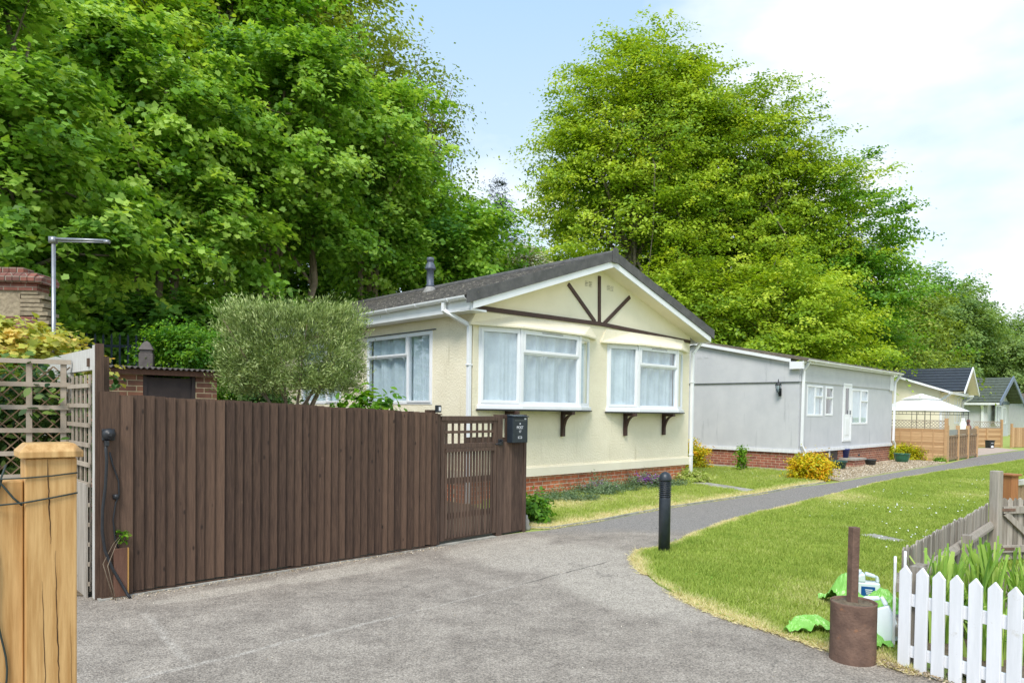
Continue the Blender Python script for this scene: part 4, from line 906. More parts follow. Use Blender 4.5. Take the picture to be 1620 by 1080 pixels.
PB = thing('post_box', 'black metal post box reading POST 17 on the brown panel', 'post box', tuple(Matrix.Translation((-.87, 8.30, 0)) @ Matrix.Rotation(GA, 4, 'Z') @ Vector((1.13, -.034, 1.19))), GA)
b = MB(); b.box(0, .285, -.105, .0, 0, .33); b.build('box_body', 'postbox', PB, bevel=.008)
b = MB(); b.prism([(.0, .331), (-.125, .331), (-.125, .343), (.0, .362)], -.006, .291, 'x'); b.build('lid', 'postbox', PB, bevel=.003)
b = MB(); b.box(.035, .25, -.109, -.1055, .285, .289); b.build('slot_line', 'galv', PB)
b = MB(); b.box(.215, .25, -.1085, -.1055, .30, .317); b.build('sticker', 'white_print', PB)
b = MB(); b.box(.10, .17, -.1085, -.1055, .055, .06); b.box(.10, .17, -.1085, -.1055, .078, .083); b.box(.10, .105, -.1085, -.1055, .0605, .0775); b.box(.165, .17, -.1085, -.1055, .0605, .0775); b.build('name_plate', 'white_print', PB)
b = MB(); b.lathe([(.010, 0), (.010, .003)], 12, (0, 0, 0)); b.v = [(.135+v[0], -.1055-v[2], .245+v[1]) for v in b.v]; b.build('emblem', 'white_print', PB)
fm = Matrix.Translation((.135, -.1065, .195)) @ Matrix.Rotation(math.pi/2, 4, 'X'); text_obj('lettering', 'POST', .052, 'white_print', PB, fm)
fm = Matrix.Translation((.135, -.1065, .143)) @ Matrix.Rotation(math.pi/2, 4, 'X'); text_obj('lettering', '17', .045, 'white_print', PB, fm)
LH = thing('gate_latch', 'black gate latch handle left of the post box', 'latch', tuple(Matrix.Translation((-.87, 8.30, 0)) @ Matrix.Rotation(GA, 4, 'Z') @ Vector((1.0, -.034, 1.19))), GA)
b = MB(); b.box(-.03, .05, -.012, 0, -.03, .05); b.build('latch_plate', 'black', LH, bevel=.004)
b = MB(); b.tube([(.02, -.012, .03), (.01, -.045, .02), (-.06, -.055, -.005), (-.12, -.05, -.012)], .010, 8); b.build('lever', 'black', LH, smooth=True)

def flocal(x, y, z): return tuple(Matrix.Translation((-3.34, 5.84, 0)) @ Matrix.Rotation(FA, 4, 'Z') @ Vector((x, y, z)))
SK = thing('power_socket', 'round black weatherproof socket on the left end of the brown fence', 'socket', flocal(.0, -.023, 1.36), FA)
b = MB(); b.box(-.065, .065, -.03, 0, -.06, .07); b.build('back_plate', 'black', SK, bevel=.01)
b = MB(); b.lathe([(.068, 0), (.066, .02), (.05, .045), (.02, .058), (.018, .062)], 24, (0, 0, 0)); b.v = [(v[0], -.03-v[2], .01+v[1]) for v in b.v]; b.build('dome_cover', 'black', SK, smooth=True)
b = MB(); b.box(-.045, -.005, -.075, -.01, -.12, -.061); b.build('plug', 'black', SK, bevel=.006)
SK.scale = (.74,)*3
cb = MB(); cb.tube([flocal(*p) for p in ((-.018, -.052, 1.29), (-.025, -.06, 1.25), (-.02, -.065, 1.15), (-.025, -.05, .95), (-.045, -.045, .75), (-.048, -.045, .58), (-.03, -.05, .42), (.02, -.06, .27), (.08, -.075, .14), (.13, -.10, .03), (.14, -.12, .012))], .012, 8)
tag(cb.build('power_cable', 'black', smooth=True), 'thick black cable hanging from the round socket down to the tarmac', 'cable')
cb = MB(); cb.tube([flocal(*p) for p in ((.01, -.03, 1.22), (.03, -.035, 1.12), (.075, -.035, .98), (.08, -.035, .86), (.055, -.035, .80), (.035, -.035, .66), (.05, -.035, .5), (.08, -.035, .40))], .007, 6)
cb.box(*(lambda p: (p[0]-.02, p[0]+.02, p[1]-.02, p[1]+.01, p[2]-.02, p[2]+.02))(flocal(.06, -.035, .85)))
tag(cb.build('power_cable', 'black', smooth=True), 'thin black cable looping behind the thick one down to the board offcut', 'cable')
OC = thing('board_offcut', 'short brown board offcut with an orange cut edge leaning at the foot of the fence', 'board', flocal(.035, -.045, .02), FA)
b = MB(); b.box(0, .10, -.02, .0, 0, .40); b.build('board', 'offcut', OC, bevel=.002)
b = MB(); b.box(.101, .112, -.02, .0, 0, .40); b.build('cut_edge', 'offcut_edge', OC)

# side boundary
SA = math.atan2(2.25, -2.10)
SF = thing('side_fence', 'whitewashed plank boundary fence running back from the corner of the brown fence', 'fence', (-3.42, 5.85, 0), SA)
b = MB(); b.tint = .2; b.box(0.0, 3.1, -.02, .02, 1.90, 2.08)
x = .95
while x < 3.1: b.tint = random.random()*.6; b.box(x, x+.11, -.015, .015, .05, 1.899); x += .118
b.build('plank_panel', 'whitewash', SF)
b = MB(); b.tint = .3; b.box(-.02, .06, -.03, .03, 0, 2.10); b.build('post', 'whitewash', SF)
b = MB(); b.box(-.05, -.021, -.03, .03, 0, 2.11); b.build('corner_post', 'fence_brown', SF)
b = MB(); b.tint = .9; b.box(.07, .93, .06, .075, 0, .95); b.build('lower_board', 'grey_wood', SF)
TR = thing('trellis', 'narrow weathered square trellis beside the wooden gatepost and brown fence', 'trellis', (-3.42, 5.85, 0), SA)
b = MB()
for k in range(6): b.tint = random.random(); b.box(.09+k*.155, .125+k*.155, .030, .045, .05, 1.86)
b.build('upright_bars', 'trellis_wood', TR)
b = MB()
for k in range(11): b.tint = random.random(); b.box(.07, .92, .046, .064, .10+k*.165, .135+k*.165)
b.build('cross_bars', 'trellis_wood', TR)
b = MB()
for k in range(6): b.tint = random.random(); b.box(.14+k*.155, .165+k*.155, -.045, -.03, .05, 1.86)
b.build('rear_bars', 'trellis_wood', TR)
BP = thing('broken_post', 'dark brown upright with a short crossbar behind the top of the brown fence', 'post', flocal(-.02, .25, 0), FA)
b = MB(); b.box(.05, .10, 0, .05, 0, 2.02); b.box(-.06, .049, 0, .05, 1.93, 2.0); b.box(-.06, .049, 0, .05, 1.70, 1.74); b.build('upright', 'fence_brown', BP)
ST = thing('trellis', 'wide square grey trellis panel with a butterfly ornament, at the left edge', 'trellis', (-4.02, 6.42, 0), math.atan2(-.42, -1.0))
b = MB()
for k in range(6): b.tint = random.random(); b.box(.02+k*.262, .066+k*.262, -.022, -.004, .6, 2.0)
b.build('upright_bars', 'trellis_wood', ST)
b = MB()
for k in range(7): b.tint = random.random(); b.box(-.02, 1.6, -.004, .014, .74+k*.205, .78+k*.205)
b.build('cross_bars', 'trellis_wood', ST)
DT = thing('diamond_trellis', 'thin brown diamond lattice behind the wide square trellis', 'trellis', (-4.02, 6.42, 0), math.atan2(-.42, -1.0))
b = MB()
for k in range(-8, 14):
    for s_ in (1, -1):
        x0 = k*.13; pa = (x0, 1.95); pb_ = (x0+s_*1.2, .75)
        xs = [pa[0], pb_[0]]
        # clip to panel
        def at(t): return (pa[0]+(pb_[0]-pa[0])*t, pa[1]+(pb_[1]-pa[1])*t)
        ts = [0., 1.]
        t0 = (0-pa[0])/(pb_[0]-pa[0]); t1 = (1.6-pa[0])/(pb_[0]-pa[0]); lo_, hi_ = max(0, min(t0, t1)), min(1, max(t0, t1))
        if hi_ > lo_:
            A_, B_ = at(lo_), at(hi_); yy = -.06 if s_ > 0 else -.072; b.bar((A_[0], yy, A_[1]), (B_[0], yy, B_[1]), .010, .012, (0, 1, 0))
b.build('lattice', 'larch_dark', DT)
BF = thing('butterfly_ornament', 'orange and black metal butterfly wing ornament at the left edge of the trellis', 'ornament', (-4.62, 6.02, 1.78), R(10))
b = MB(); prof = [(0, 0), (.10, .20), (.20, .23), (.26, .16), (.23, .04), (.16, -.06), (.05, -.10)]
b.prism([(-.02+u, v) for u, v in prof], -.006, .006, 'y'); b.build('wing', 'black', BF, bevel=.003)
b = MB()
for q_ in ([(.03, .03), (.10, .15), (.17, .19), (.20, .15), (.12, .08)], [(.03, .0), (.12, .05), (.20, .10), (.20, .04), (.12, .0)], [(.03, -.03), (.12, -.03), (.17, .0), (.13, -.05), (.06, -.075)]):
    b.prism([(u-.02, v) for u, v in q_], -.012, -.0065, 'y')
b.build('wing_patches', 'butter', BF)
b = MB()
for k in range(9): u = .215-.012*abs(k-4)*.9; b.tube([(u-.01, -.0125, .17-k*.03), (u-.01, -.008, .17-k*.03)], .008, 6)
b.build('wing_spots', 'white_print', BF)

# foreground gatepost
FP = thing('gatepost', 'new pine gatepost with chamfered cap in the left foreground', 'post', (-1.30, 1.985, 0), R(40))
b = MB(); b.box(-.060, .060, -.060, .060, -.1, 1.455); b.build('post', 'new_wood', FP, bevel=.004)
b = MB(); c0 = .074; b.add([(-c0,-c0,1.457),(c0,-c0,1.457),(c0,c0,1.457),(-c0,c0,1.457),(-c0,-c0,1.474),(c0,-c0,1.474),(c0,c0,1.474),(-c0,c0,1.474),(-.055,-.055,1.495),(.055,-.055,1.495),(.055,.055,1.495),(-.055,.055,1.495)],
  [(0,3,2,1),(0,1,5,4),(1,2,6,5),(2,3,7,6),(3,0,4,7),(4,5,9,8),(5,6,10,9),(6,7,11,10),(7,4,8,11),(8,9,10,11)]); b.build('cap', 'new_wood', FP, bevel=.002)
# drying cracks
b = MB()
def crack(pts, w):
    vs = []; n = len(pts)
    for i, (x, z) in enumerate(pts): ww = w*(.25+.75*math.sin(math.pi*min(1, max(0, i/(n-1)))))*random.uniform(.5, 1.2); vs += [(x-ww, -.0607, z), (x+ww, -.0607, z)]
    b.add(vs, [(2*i, 2*i+1, 2*i+3, 2*i+2) for i in range(n-1)])
def wig(x0, z0, x1, z1, n): return [(x0+(x1-x0)*i/n+random.uniform(-.0012, .0012), z0+(z1-z0)*i/n) for i in range(n+1)]
crack(wig(-.010, 1.453, -.002, 1.22, 16), .0016); crack(wig(.008, 1.20, .020, .70, 26), .0013); crack(wig(-.022, 1.12, -.012, .72, 20), .0009); crack(wig(.045, 1.0, .05, .6, 12), .0006)
b.build('drying_crack', M.setdefault('crackdark', pmat('crack_shadow_gap', (.05, .025, .012), rough=1)), FP)
FB = thing('fence_board', 'new pine fence board butted against the foreground gatepost', 'fence', (-1.30, 1.985, 0), R(40))
b = MB(); b.box(-.22, -.0615, -.035, .02, .0, 1.395); b.box(-.42, -.225, -.035, .02, 0, 1.395); b.build('board', 'new_wood', FB, bevel=.004)
b = MB(); b.box(-.9, -.0615, .021, .07, .3, .4); b.box(-.9, -.0615, .021, .07, 1.1, 1.2); b.build('rail', 'new_wood', FB)
wm = Matrix.Translation((-1.30, 1.985, 0)) @ Matrix.Rotation(R(40), 4, 'Z')
b = MB(); b.m = wm
b.tube([(-.15, -.045, 1.402), (-.062, -.063, 1.404), (.0, -.0645, 1.407), (.061, -.063, 1.413)], .0020, 6); b.tube([(-.3, -.04, 1.325), (-.17, -.04, 1.330), (-.062, -.064, 1.338), (.0, -.0645, 1.347), (.061, -.063, 1.357)], .0023, 6)
b.tube([(-.066, -.055, 1.33), (-.085, -.05, 1.35), (-.115, -.045, 1.395), (-.10, -.04, 1.44)], .003, 6)
pts = [(-.115+.010*math.sin(z*9)+.006*math.sin(z*23), -.040, z) for z in [1.40-.03*i for i in range(40)]]; b.tube(pts, .0028, 6)
tag(b.build('garden_wire', 'wire', smooth=True), 'dark green wire wound round the pine gatepost and down the board', 'wire')

# washing line pole, railing
WP = thing('washing_line_pole', 'thin grey metal pole with a horizontal arm above the golden shrub', 'pole', (-5.18, 8.0, 0))
b = MB(); b.tube([(0, 0, 0), (0, 0, 3.46)], .022, 10); b.build('pole', 'galv', WP, smooth=True)
b = MB(); b.tube([(-.03, 0, 3.47), (.32, .0, 3.462), (.60, 0, 3.455)], .017, 8); b.tube([(-.03, 0, 3.44), (.32, .0, 3.437), (.60, 0, 3.435)], .008, 6); b.tube([(.57, 0, 3.445), (.63, 0, 3.443)], .022, 8); b.box(-.04, .03, -.03, .03, 3.42, 3.49); b.build('arm', 'galv', WP, smooth=True)
RL = thing('metal_railing', 'blue grey spiked metal railing behind the brick shed', 'railing', (-9.6, 14.0, 0), R(8))
b = MB()
for k in range(19):
    x = k*.155; b.box(x, x+.032, 0, .02, 1.0, 2.98); b.add([(x-.006, 0, 2.98), (x+.038, 0, 2.98), (x+.038, .02, 2.98), (x-.006, .02, 2.98), (x+.016, .01, 3.06)], [(0, 1, 4), (1, 2, 4), (2, 3, 4), (3, 0, 4)])
b.build('bars', 'rail_blue', RL)
b = MB(); b.box(-.05, 2.9, .021, .06, 2.78, 2.83); b.box(-.05, 2.9, .021, .06, 1.3, 1.35); b.build('rail', 'rail_blue', RL)
FN = thing('stone_pier', 'dark pointed stone pier top between the railing and the clipped green hedge', 'pier', (-5.68, 11.0, 0), R(20))
b = MB(); b.box(-.10, .10, -.10, .10, 0, 2.42); b.box(-.085, .085, -.085, .085, 2.42, 2.47); b.add([(-.11, -.11, 2.47), (.11, -.11, 2.47), (.11, .11, 2.47), (-.11, .11, 2.47), (-.05, -.05, 2.58), (.05, -.05, 2.58), (.05, .05, 2.58), (-.05, .05, 2.58), (0, 0, 2.62)], [(0, 1, 5, 4), (1, 2, 6, 5), (2, 3, 7, 6), (3, 0, 4, 7), (4, 5, 8), (5, 6, 8), (6, 7, 8), (7, 4, 8), (0, 3, 2, 1)]); b.build('pier', 'corrug', FN, bevel=.01)

# bollard
BO = thing('bollard_light', 'dark grey bollard light with a louvred domed head at the lawn corner', 'bollard', (1.735, 7.97, 0))
b = MB(); b.lathe([(.065, -.05), (.065, .64), (.062, .65)], 28); b.build('column', 'bollard', BO, smooth=True)
b = MB()
for k in range(8): z = .655+k*.022; b.lathe([(.052, z), (.072, z+.002), (.068, z+.012), (.052, z+.018)], 28)
b.build('louvres', 'bollard', BO, smooth=True)
b = MB(); b.lathe([(.048, .65), (.048, .835)], 20); b.build('diffuser', 'galv', BO, smooth=True)
b = MB(); b.lathe([(.072, .832), (.073, .85), (.070, .875), (.058, .903), (.038, .924), (.015, .934), (.002, .936)], 28); b.build('dome', 'bollard', BO, smooth=True)

# rusty tank with post
TK = thing('rusty_drum', 'rusty brown steel drum with a square metal post standing in it', 'drum', (2.245, 4.60, 0), R(12))
b = MB(); pr = [(.142, -.01), (.143, .0), (.140, .03), (.139, .2), (.140, .375), (.142, .385), (.137, .388), (.133, .38), (.132, .355)]; b.lathe(pr, 36); b.build('drum', 'rust', TK, smooth=True)
b = MB(); rg = random.Random(3); n = 24; vs = [(0, 0, .378)]
for r_ in (.045, .09, .133):
    for k in range(n): a = 2*math.pi*k/n; vs.append((r_*math.cos(a), r_*math.sin(a), .366+rg.uniform(-.004, .010)))
fs = [(0, 1+k, 1+(k+1) % n) for k in range(n)]+[(1+j*n+k, 1+(j+1)*n+k, 1+(j+1)*n+(k+1) % n, 1+j*n+(k+1) % n) for j in range(2) for k in range(n)]
b.add(vs, fs); b.build('concrete_fill', 'soil', TK)
b = MB(); b.bar((.012, .03, .36), (.020, .035, .865), .052, .052, (0, 1, 0)); b.build('square_post', 'rust', TK, bevel=.004)

# jugs, bags
def jug(name, label, loc, rot, full):
    j = thing(name, label, 'canister', loc); j.rotation_euler = rot
    b = MB()
    prof = [(-.09, 0), (.09, 0), (.095, .01), (.095, .20), (.085, .235), (.02, .26), (-.02, .262), (-.06, .245), (-.093, .225), (-.095, .01)]
    hole = [(.0, .205), (.065, .192), (.065, .218), (.0, .234)]
    b.prism([(-.09, 0), (.09, 0), (.095, .012), (.095, .185), (-.095, .185), (-.095, .012)], -.06, .06, 'y')
    b.prism([(-.095, .186), (-.015, .186), (-.02, .256), (-.055, .25), (-.09, .225)], -.058, .058, 'y')
    b.prism([(.068, .186), (.095, .186), (.088, .232), (.068, .24)], -.03, .03, 'y'); b.prism([(-.0149, .236), (.067, .2205), (.067, .244), (.0, .262), (-.0149, .262)], -.028, .028, 'y')
    b.build('body', 'jug', j, bevel=.010)
    b = MB(); b.lathe([(.022, .245), (.022, .275), (.018, .28)], 16, (-.062, 0, 0)); b.build('cap', 'jug', j, smooth=True)
    if not full: return j
    b = MB(); b.box(-.05, .055, -.0625, -.0605, .035, .155); b.box(-.05, .055, .0605, .0625, .035, .155); lb = b.build('label_patch', 'blue_label', j)
    b = MB()
    for k in range(3): b.box(-.02+k*.004, .035-k*.004, -.0645, -.063, .125-k*.016, .133-k*.016)
    b.build('label_print', 'white_print', lb)
    if full: b = MB(); b.box(-.0955, .0958, -.0602, .0602, .012, .075); b.build('liquid', 'jug_blue', j)
    return j
jug('plastic_canister', 'upright white plastic canister with a blue label on the green bags', (2.995, 5.92, .02), (0, 0, R(-18)), True)
jug('plastic_canister', 'tilted pale plastic canister lying between the rusty drum and the white pickets', (2.60, 4.86, .03), (R(-12), R(-24), R(-25)), False).scale = (1.25, 1.25, 1.25)
def crumple(name, label, cx, cy, rx, ry, peaks, seed, rot=0):
    r = np.random.default_rng(seed); n = 56; vs = []; b = MB()
    ph = r.uniform(0, 6, 8)
    for j in range(n+1):
        for i in range(n+1):
            u, v = i/n*2-1, j/n*2-1; k = 1+.18*math.sin(3*math.atan2(v, u)+ph[0])+.1*math.sin(7*math.atan2(v, u)+ph[1])
            x, y = u*rx*k, v*ry*k; z = .012
            for (a, c_, s_, h_) in peaks: z += h_*math.exp(-(((x-a)**2+(y-c_)**2)/s_**2))
            z += .026*abs(math.sin(x*27+ph[2]+4*math.sin(y*17)))+.022*abs(math.sin(y*37+ph[3]+3*math.sin(x*19)))+r.uniform(0, .004)
            vs.append((x, y, z))
    b.add(vs, [(j*(n+1)+i, j*(n+1)+i+1, (j+1)*(n+1)+i+1, (j+1)*(n+1)+i) for j in range(n) for i in range(n)])
    o = b.build(name, 'bag', smooth=False); o.location = (cx, cy, .02); o.rotation_euler = (0, 0, rot); m = o.modifiers.new('thick', 'SOLIDIFY'); m.thickness = .003
    return tag(o, label, 'bag')
crumple('plastic_bag', 'crumpled lime green plastic bag spread under the upright canister', 2.92, 5.65, .26, .34, ((-.19, .12, .10, .24), (.05, -.05, .13, .14), (.15, .15, .1, .10)), 4)
crumple('plastic_bag', 'flattened lime green plastic bag left of the rusty drum', 2.20, 5.10, .17, .10, ((.02, .0, .09, .07), (-.08, .03, .06, .05)), 6, R(-8))
crumple('plastic_bag', 'small lime green plastic bag tucked right of the rusty drum', 2.45, 4.80, .10, .12, ((.0, .0, .06, .12),), 8, R(10))

# white pickets
PF = thing('picket_fence', 'low white painted picket fence in the right foreground', 'fence', (2.49, 4.43, 0), math.atan2(-.86, .51))
STEP = .103
for k in range(11):
    x = k*STEP; w_ = .073; h = .665+random.uniform(-.004, .004); b = MB(); tl = random.uniform(-.004, .004)
    b.prism([(x-w_/2, .012), (x+w_/2, .012), (x+w_/2+tl, h-.045), (x+tl, h), (x-w_/2+tl, h-.045)], -.018, 0, 'y'); b.build('picket', 'white_paint', PF, bevel=.003)
for z0, z1 in ((.09, .16), (.41, .485)):
    b = MB(); b.box(-.02, STEP*10.5, .0005, .025, z0, z1); b.build('rail', 'white_paint', PF, bevel=.002)
b = MB(); b.box(.0, .075, .03, .09, 0, .655); b.build('post', 'grey_wood', PF)
PR = thing('white_fence', 'white painted panel seen edge on between the bags and the white pickets', 'fence', (2.60, 4.72, 0), math.atan2(1, .545))
for k, hh in enumerate((.645, .66)):
    b = MB(); x = k*.16+.02; b.prism([(x, .01), (x+.075, .01), (x+.08, hh-.03), (x+.06, hh), (x+.02, hh), (x, hh-.03)], .012-k*.06, .030-k*.06, 'y'); b.build('picket', 'white_paint', PR, bevel=.004)
b = MB(); b.box(0, .36, -.03, .010, .12, .18); b.box(0, .36, -.03, .010, .42, .48); b.build('rail', 'grey_wood', PR)

# weathered fence
gx0, gy0, gx1, gy1 = 2.78, 4.98, 5.12, 7.58
GFa = math.atan2(gy1-gy0, gx1-gx0); GL = math.hypot(gx1-gx0, gy1-gy0)
GF = thing('weathered_fence', 'low weathered grey batten fence dropping towards the white pickets', 'fence', (gx0, gy0, 0), GFa)
b = MB(); x = 0
while x < GL:
    wd = random.uniform(.045, .085); b.tint = random.random(); hh = .655+random.uniform(-.02, .012); dz = random.uniform(-.012, .012)
    yo = random.uniform(-.004, .004); b.prism([(x, .02), (x+wd, .02), (x+wd, hh-.01+dz), (x+wd*.6, hh+.012), (x+wd*.2, hh), (x, hh-.012-dz)], yo, yo+.012, 'y'); x += wd+random.uniform(.003, .012)
b.build('batten_panel', 'grey_wood', GF)
for z in (.40, .10):
    b = MB(); b.tint = .7; b.prism([(-.006, z), (-.055, z), (-.055, z+.03), (-.03, z+.075), (-.006, z+.075)], 0, GL+.12, 'x'); b.build('rail', 'grey_wood', GF, bevel=.004)
for xx in (.02, 1.7):
    b = MB(); b.tint = .4; b.box(xx, xx+.07, -.13, -.06, 0, .56); b.build('post', 'grey_wood', GF, bevel=.004)
GP = thing('weathered_post', 'tall weathered grey timber post at the end of the batten fence', 'post', (5.215, 7.60, 0), R(28))
b = MB(); b.tint = .85; b.box(-.047, .047, -.047, .047, -.05, 1.02); b.build('post', 'grey_wood', GP, bevel=.008)
GG = thing('weathered_gate', 'weathered grey batten gate with a diagonal brace, hinged to the tall grey post', 'gate', (5.29, 7.62, 0), R(10))
b = MB(); x = 0.01
while x < 1.0: wd = random.uniform(.05, .07); b.tint = random.random(); b.prism([(x, .06), (x+wd, .06), (x+wd, .70+random.uniform(-.02, .01)), (x+wd/2, .725), (x, .70+random.uniform(-.02, .01))], .0, .014, 'y'); x += wd+.006
b.build('batten_panel', 'grey_wood', GG)
for z in (.14, .56):
    b = MB(); b.tint = .8; b.box(0, 1.0, -.035, -.001, z, z+.075); b.build('rail', 'grey_wood', GG, bevel=.003)
b = MB(); b.tint = .8; b.bar((.03, -.018, .56), (.45, -.018, .215), .06, .034, (0, 1, 0)); b.build('brace', 'grey_wood', GG)
for z in (.15, .57):
    b = MB(); b.box(-.03, .14, -.040, -.0355, z+.015, z+.045); b.build('hinge', 'rust', GG)
TP = thing('capped_post', 'orange stained timber post with a flat cap behind the grey gate', 'post', (6.07, 8.6, 0), R(20))
b = MB(); b.box(-.06, .06, -.06, .06, 0, .885); b.build('post', 'terra', TP, bevel=.005)
b = MB(); b.box(-.085, .085, -.085, .085, .886, .91); b.build('cap', 'terra', TP, bevel=.005)
TF = thing('low_fence', 'pale railed batten fence right of the capped orange post', 'fence', (6.17, 8.62, 0), R(28))
b = MB(); x = .0
while x < 2: b.tint = random.random()*.6; b.box(x, x+.08, 0, .015, .03, .76+x*.03); x += .095
b.build('batten_panel', 'larch_dark', TF)
b = MB(); b.bar((-.02, 0, .80), (2.1, 0, .86), .05, .06); b.build('top_rail', 'whitewash', TF)

# ---- far fences round the gazebo
def lap_panel(parent, x0, x1, z0, z1, mat, n):
    b = MB()
    for k in range(n):
        b.tint = random.random(); za = z0+(z1-z0)*k/n; zb = z0+(z1-z0)*(k+1)/n+.012; b.prism([(-.004, za), (-.022, za), (-.010, zb), (-.002, zb)], x0, x1, 'x')
    return b.build('lap_panel', mat, parent)
def lattice(parent, x0, x1, z0, z1, mat, st=.12):
    b = MB(); h = z1-z0; x = x0-h
    while x < x1:
        for s_ in (0, 1):
            a, c_ = (x, z0), (x+h, z1)
            if s_: a, c_ = (x, z1), (x+h, z0)
            t0 = max(0, (x0-x)/h); t1 = min(1, (x1-x)/h)
            if t1 > t0: b.bar((a[0]+h*t0, -.01-.008*s_, a[1]+(c_[1]-a[1])*t0), (a[0]+h*t1, -.01-.008*s_, a[1]+(c_[1]-a[1])*t1), .018, .008, (0, 1, 0))
        x += st
    b.box(x0, x1, -.03, 0, z1, z1+.03); b.box(x0, x1, -.03, 0, z0-.03, z0); return b.build('lattice', mat, parent)
A1 = Vector((13.72, 25.75)); A2 = Vector((14.98, 24.5))
LF = thing('panel_fence', 'orange wooden lap panel fence with lattice top beside the far end of the grey home', 'fence', (A1.x, A1.y, 0), math.atan2(A2.y-A1.y, A2.x-A1.x)); ln = (A2-A1).length
lap_panel(LF, 0, ln, .13, 1.14, 'larch', 11); lattice(LF, 0, ln, 1.20, 1.42, 'trellis_wood', .11)
b = MB(); b.box(0, ln, -.035, .0, .0, .12)
for k in range(1, 5): b.box(ln*k/5, ln*k/5+.03, -.035, -.023, .13, 1.13)
b.build('frame', 'larch', LF)
b = MB(); b.box(ln, ln+.10, -.05, .05, 0, 1.52); b.build('post', 'larch', LF)
B1 = Vector((15.12, 24.62)); B2 = Vector((18.3, 27.9)); bl = (B2-B1).length
L2 = thing('trellis_fence', 'low brown panel fence stepping along the path below the gazebo', 'fence', (B1.x, B1.y, 0), math.atan2(B2.y-B1.y, B2.x-B1.x))
for k in range(3):
    a = bl*k/3+.10; c_ = bl*(k+1)/3
    lap_panel(L2, a, c_, .14, .86, 'larch_dark', 7)
    b = MB(); b.box(a, c_, -.04, .0, .86, .92); b.box(a, c_, -.04, 0, .06, .14)
    for q_ in range(1, 4): b.box(a+(c_-a)*q_/4, a+(c_-a)*q_/4+.04, -.045, -.023, .14, .86)
    b.build('frame', 'larch_dark', L2)
    b = MB(); b.box(a, c_, -.02, -.012, .93, 1.12); b.build('mesh_strip', 'larch_dark' if k else 'galv', L2)
for k in range(4):
    b = MB(); b.tint = .1; b.box(bl*k/3, bl*k/3+.10, -.06, .05, 0, 1.28-.02*k); b.build('post', 'larch', L2)
C1 = Vector((23.9, 36.4)); C2 = Vector((25.7, 36.9)); cl = (C2-C1).length
L3 = thing('panel_fence', 'bright orange wooden lap panel fence behind the black bin', 'fence', (C1.x-.2, C1.y, 0), math.atan2(C2.y-C1.y, C2.x-C1.x))
lap_panel(L3, 0, cl, .02, 1.0, 'larch', 8); lattice(L3, 0, cl, 1.03, 1.32, 'trellis_wood', .16)
for xx, hh in ((cl, 1.45), (cl*.48, 1.0)): b = MB(); b.box(xx-.04, xx+.06, -.06, .03, 0, hh); b.build('post', 'larch', L3)
L4 = thing('panel_fence', 'orange upright board fence running off the right edge', 'fence', (C2.x+.1, C2.y-.3, 0), R(20))
b = MB(); x = 0
while x < 5: b.tint = random.random(); b.box(x, x+.13, 0, .02, .03, 1.05); x += .145
b.build('board_panel', 'larch', L4)
for xx in (.0, 1.5, 3.0): b = MB(); b.box(xx-.05, xx+.05, -.08, -.001, 0, 1.25 if xx == 0 else 1.08); b.build('post', 'larch', L4)
BN = thing('refuse_bin', 'small black bin with white marks against the bright orange fence', 'bin', (24.15, 35.75, 0), R(15))
b = MB(); b.prism([(-.13, 0), (.13, 0), (.16, .36), (-.16, .36)], -.14, .14, 'y'); b.build('body', 'black', BN, bevel=.02)
b = MB(); b.box(-.17, .17, -.17, .16, .361, .41); b.build('lid', 'black', BN, bevel=.02)
b = MB(); b.prism([(-.08, .04), (.08, .04), (.08, .12), (.0, .15), (-.08, .12)], -.146, -.141, 'y'); b.box(-.07, .07, -.146, -.141, .26, .28); b.build('marks', 'white_print', BN)
# gazebo
GZ = thing('gazebo', 'white canvas gazebo with a two tier roof and thin black frame', 'gazebo', (18.0, 31.2, 0), R(20)); hw = 1.3
b = MB(); b.add([(-hw, -hw, 1.82), (hw, -hw, 1.82), (hw, hw, 1.82), (-hw, hw, 1.82), (-.45, -.45, 2.32), (.45, -.45, 2.32), (.45, .45, 2.32), (-.45, .45, 2.32)], [(0, 1, 5, 4), (1, 2, 6, 5), (2, 3, 7, 6), (3, 0, 4, 7)]); b.build('canopy', 'canvas', GZ)
b = MB(); b.add([(-.55, -.55, 2.33), (.55, -.55, 2.33), (.55, .55, 2.33), (-.55, .55, 2.33), (0, 0, 2.58)], [(0, 1, 4), (1, 2, 4), (2, 3, 4), (3, 0, 4)]); b.build('top_canopy', 'canvas', GZ)
b = MB()
for k in range(4):
    a0, a1 = [(-hw, -hw), (hw, -hw), (hw, hw), (-hw, hw)][k], [(hw, -hw), (hw, hw), (-hw, hw), (-hw, -hw)][k]
    for z in (1.78, 1.66): b.tube([(a0[0]*.98, a0[1]*.98, z), (a1[0]*.98, a1[1]*.98, z)], .010, 5)
    for q_ in (.12, .35, .5, .65, .88): X = a0[0]+(a1[0]-a0[0])*q_; Yq = a0[1]+(a1[1]-a0[1])*q_; b.tube([(X*.98, Yq*.98, 1.66), (X*.98, Yq*.98, 1.78)], .008, 4)
b.build('frame_rail', 'black', GZ)
for sx, sy in ((-1, -1), (1, -1), (1, 1), (-1, 1)):
    b = MB(); b.tube([(sx*hw*.97, sy*hw*.97, 0), (sx*hw*.97, sy*hw*.97, 1.80)], .016, 6); b.tube([(sx*(hw-.35), sy*hw*.97, 0), (sx*(hw-.35), sy*hw*.97, 1.78)], .012, 6); b.tube([(sx*(hw-.35), sy*hw*.97, 1.3), (sx*hw*.97, sy*hw*.97, 1.3)], .010, 5); b.build('leg', 'black', GZ)
PA = thing('folded_parasol', 'folded pale parasol standing behind the low brown panel fence', 'parasol', (19.35, 30.4, 0))
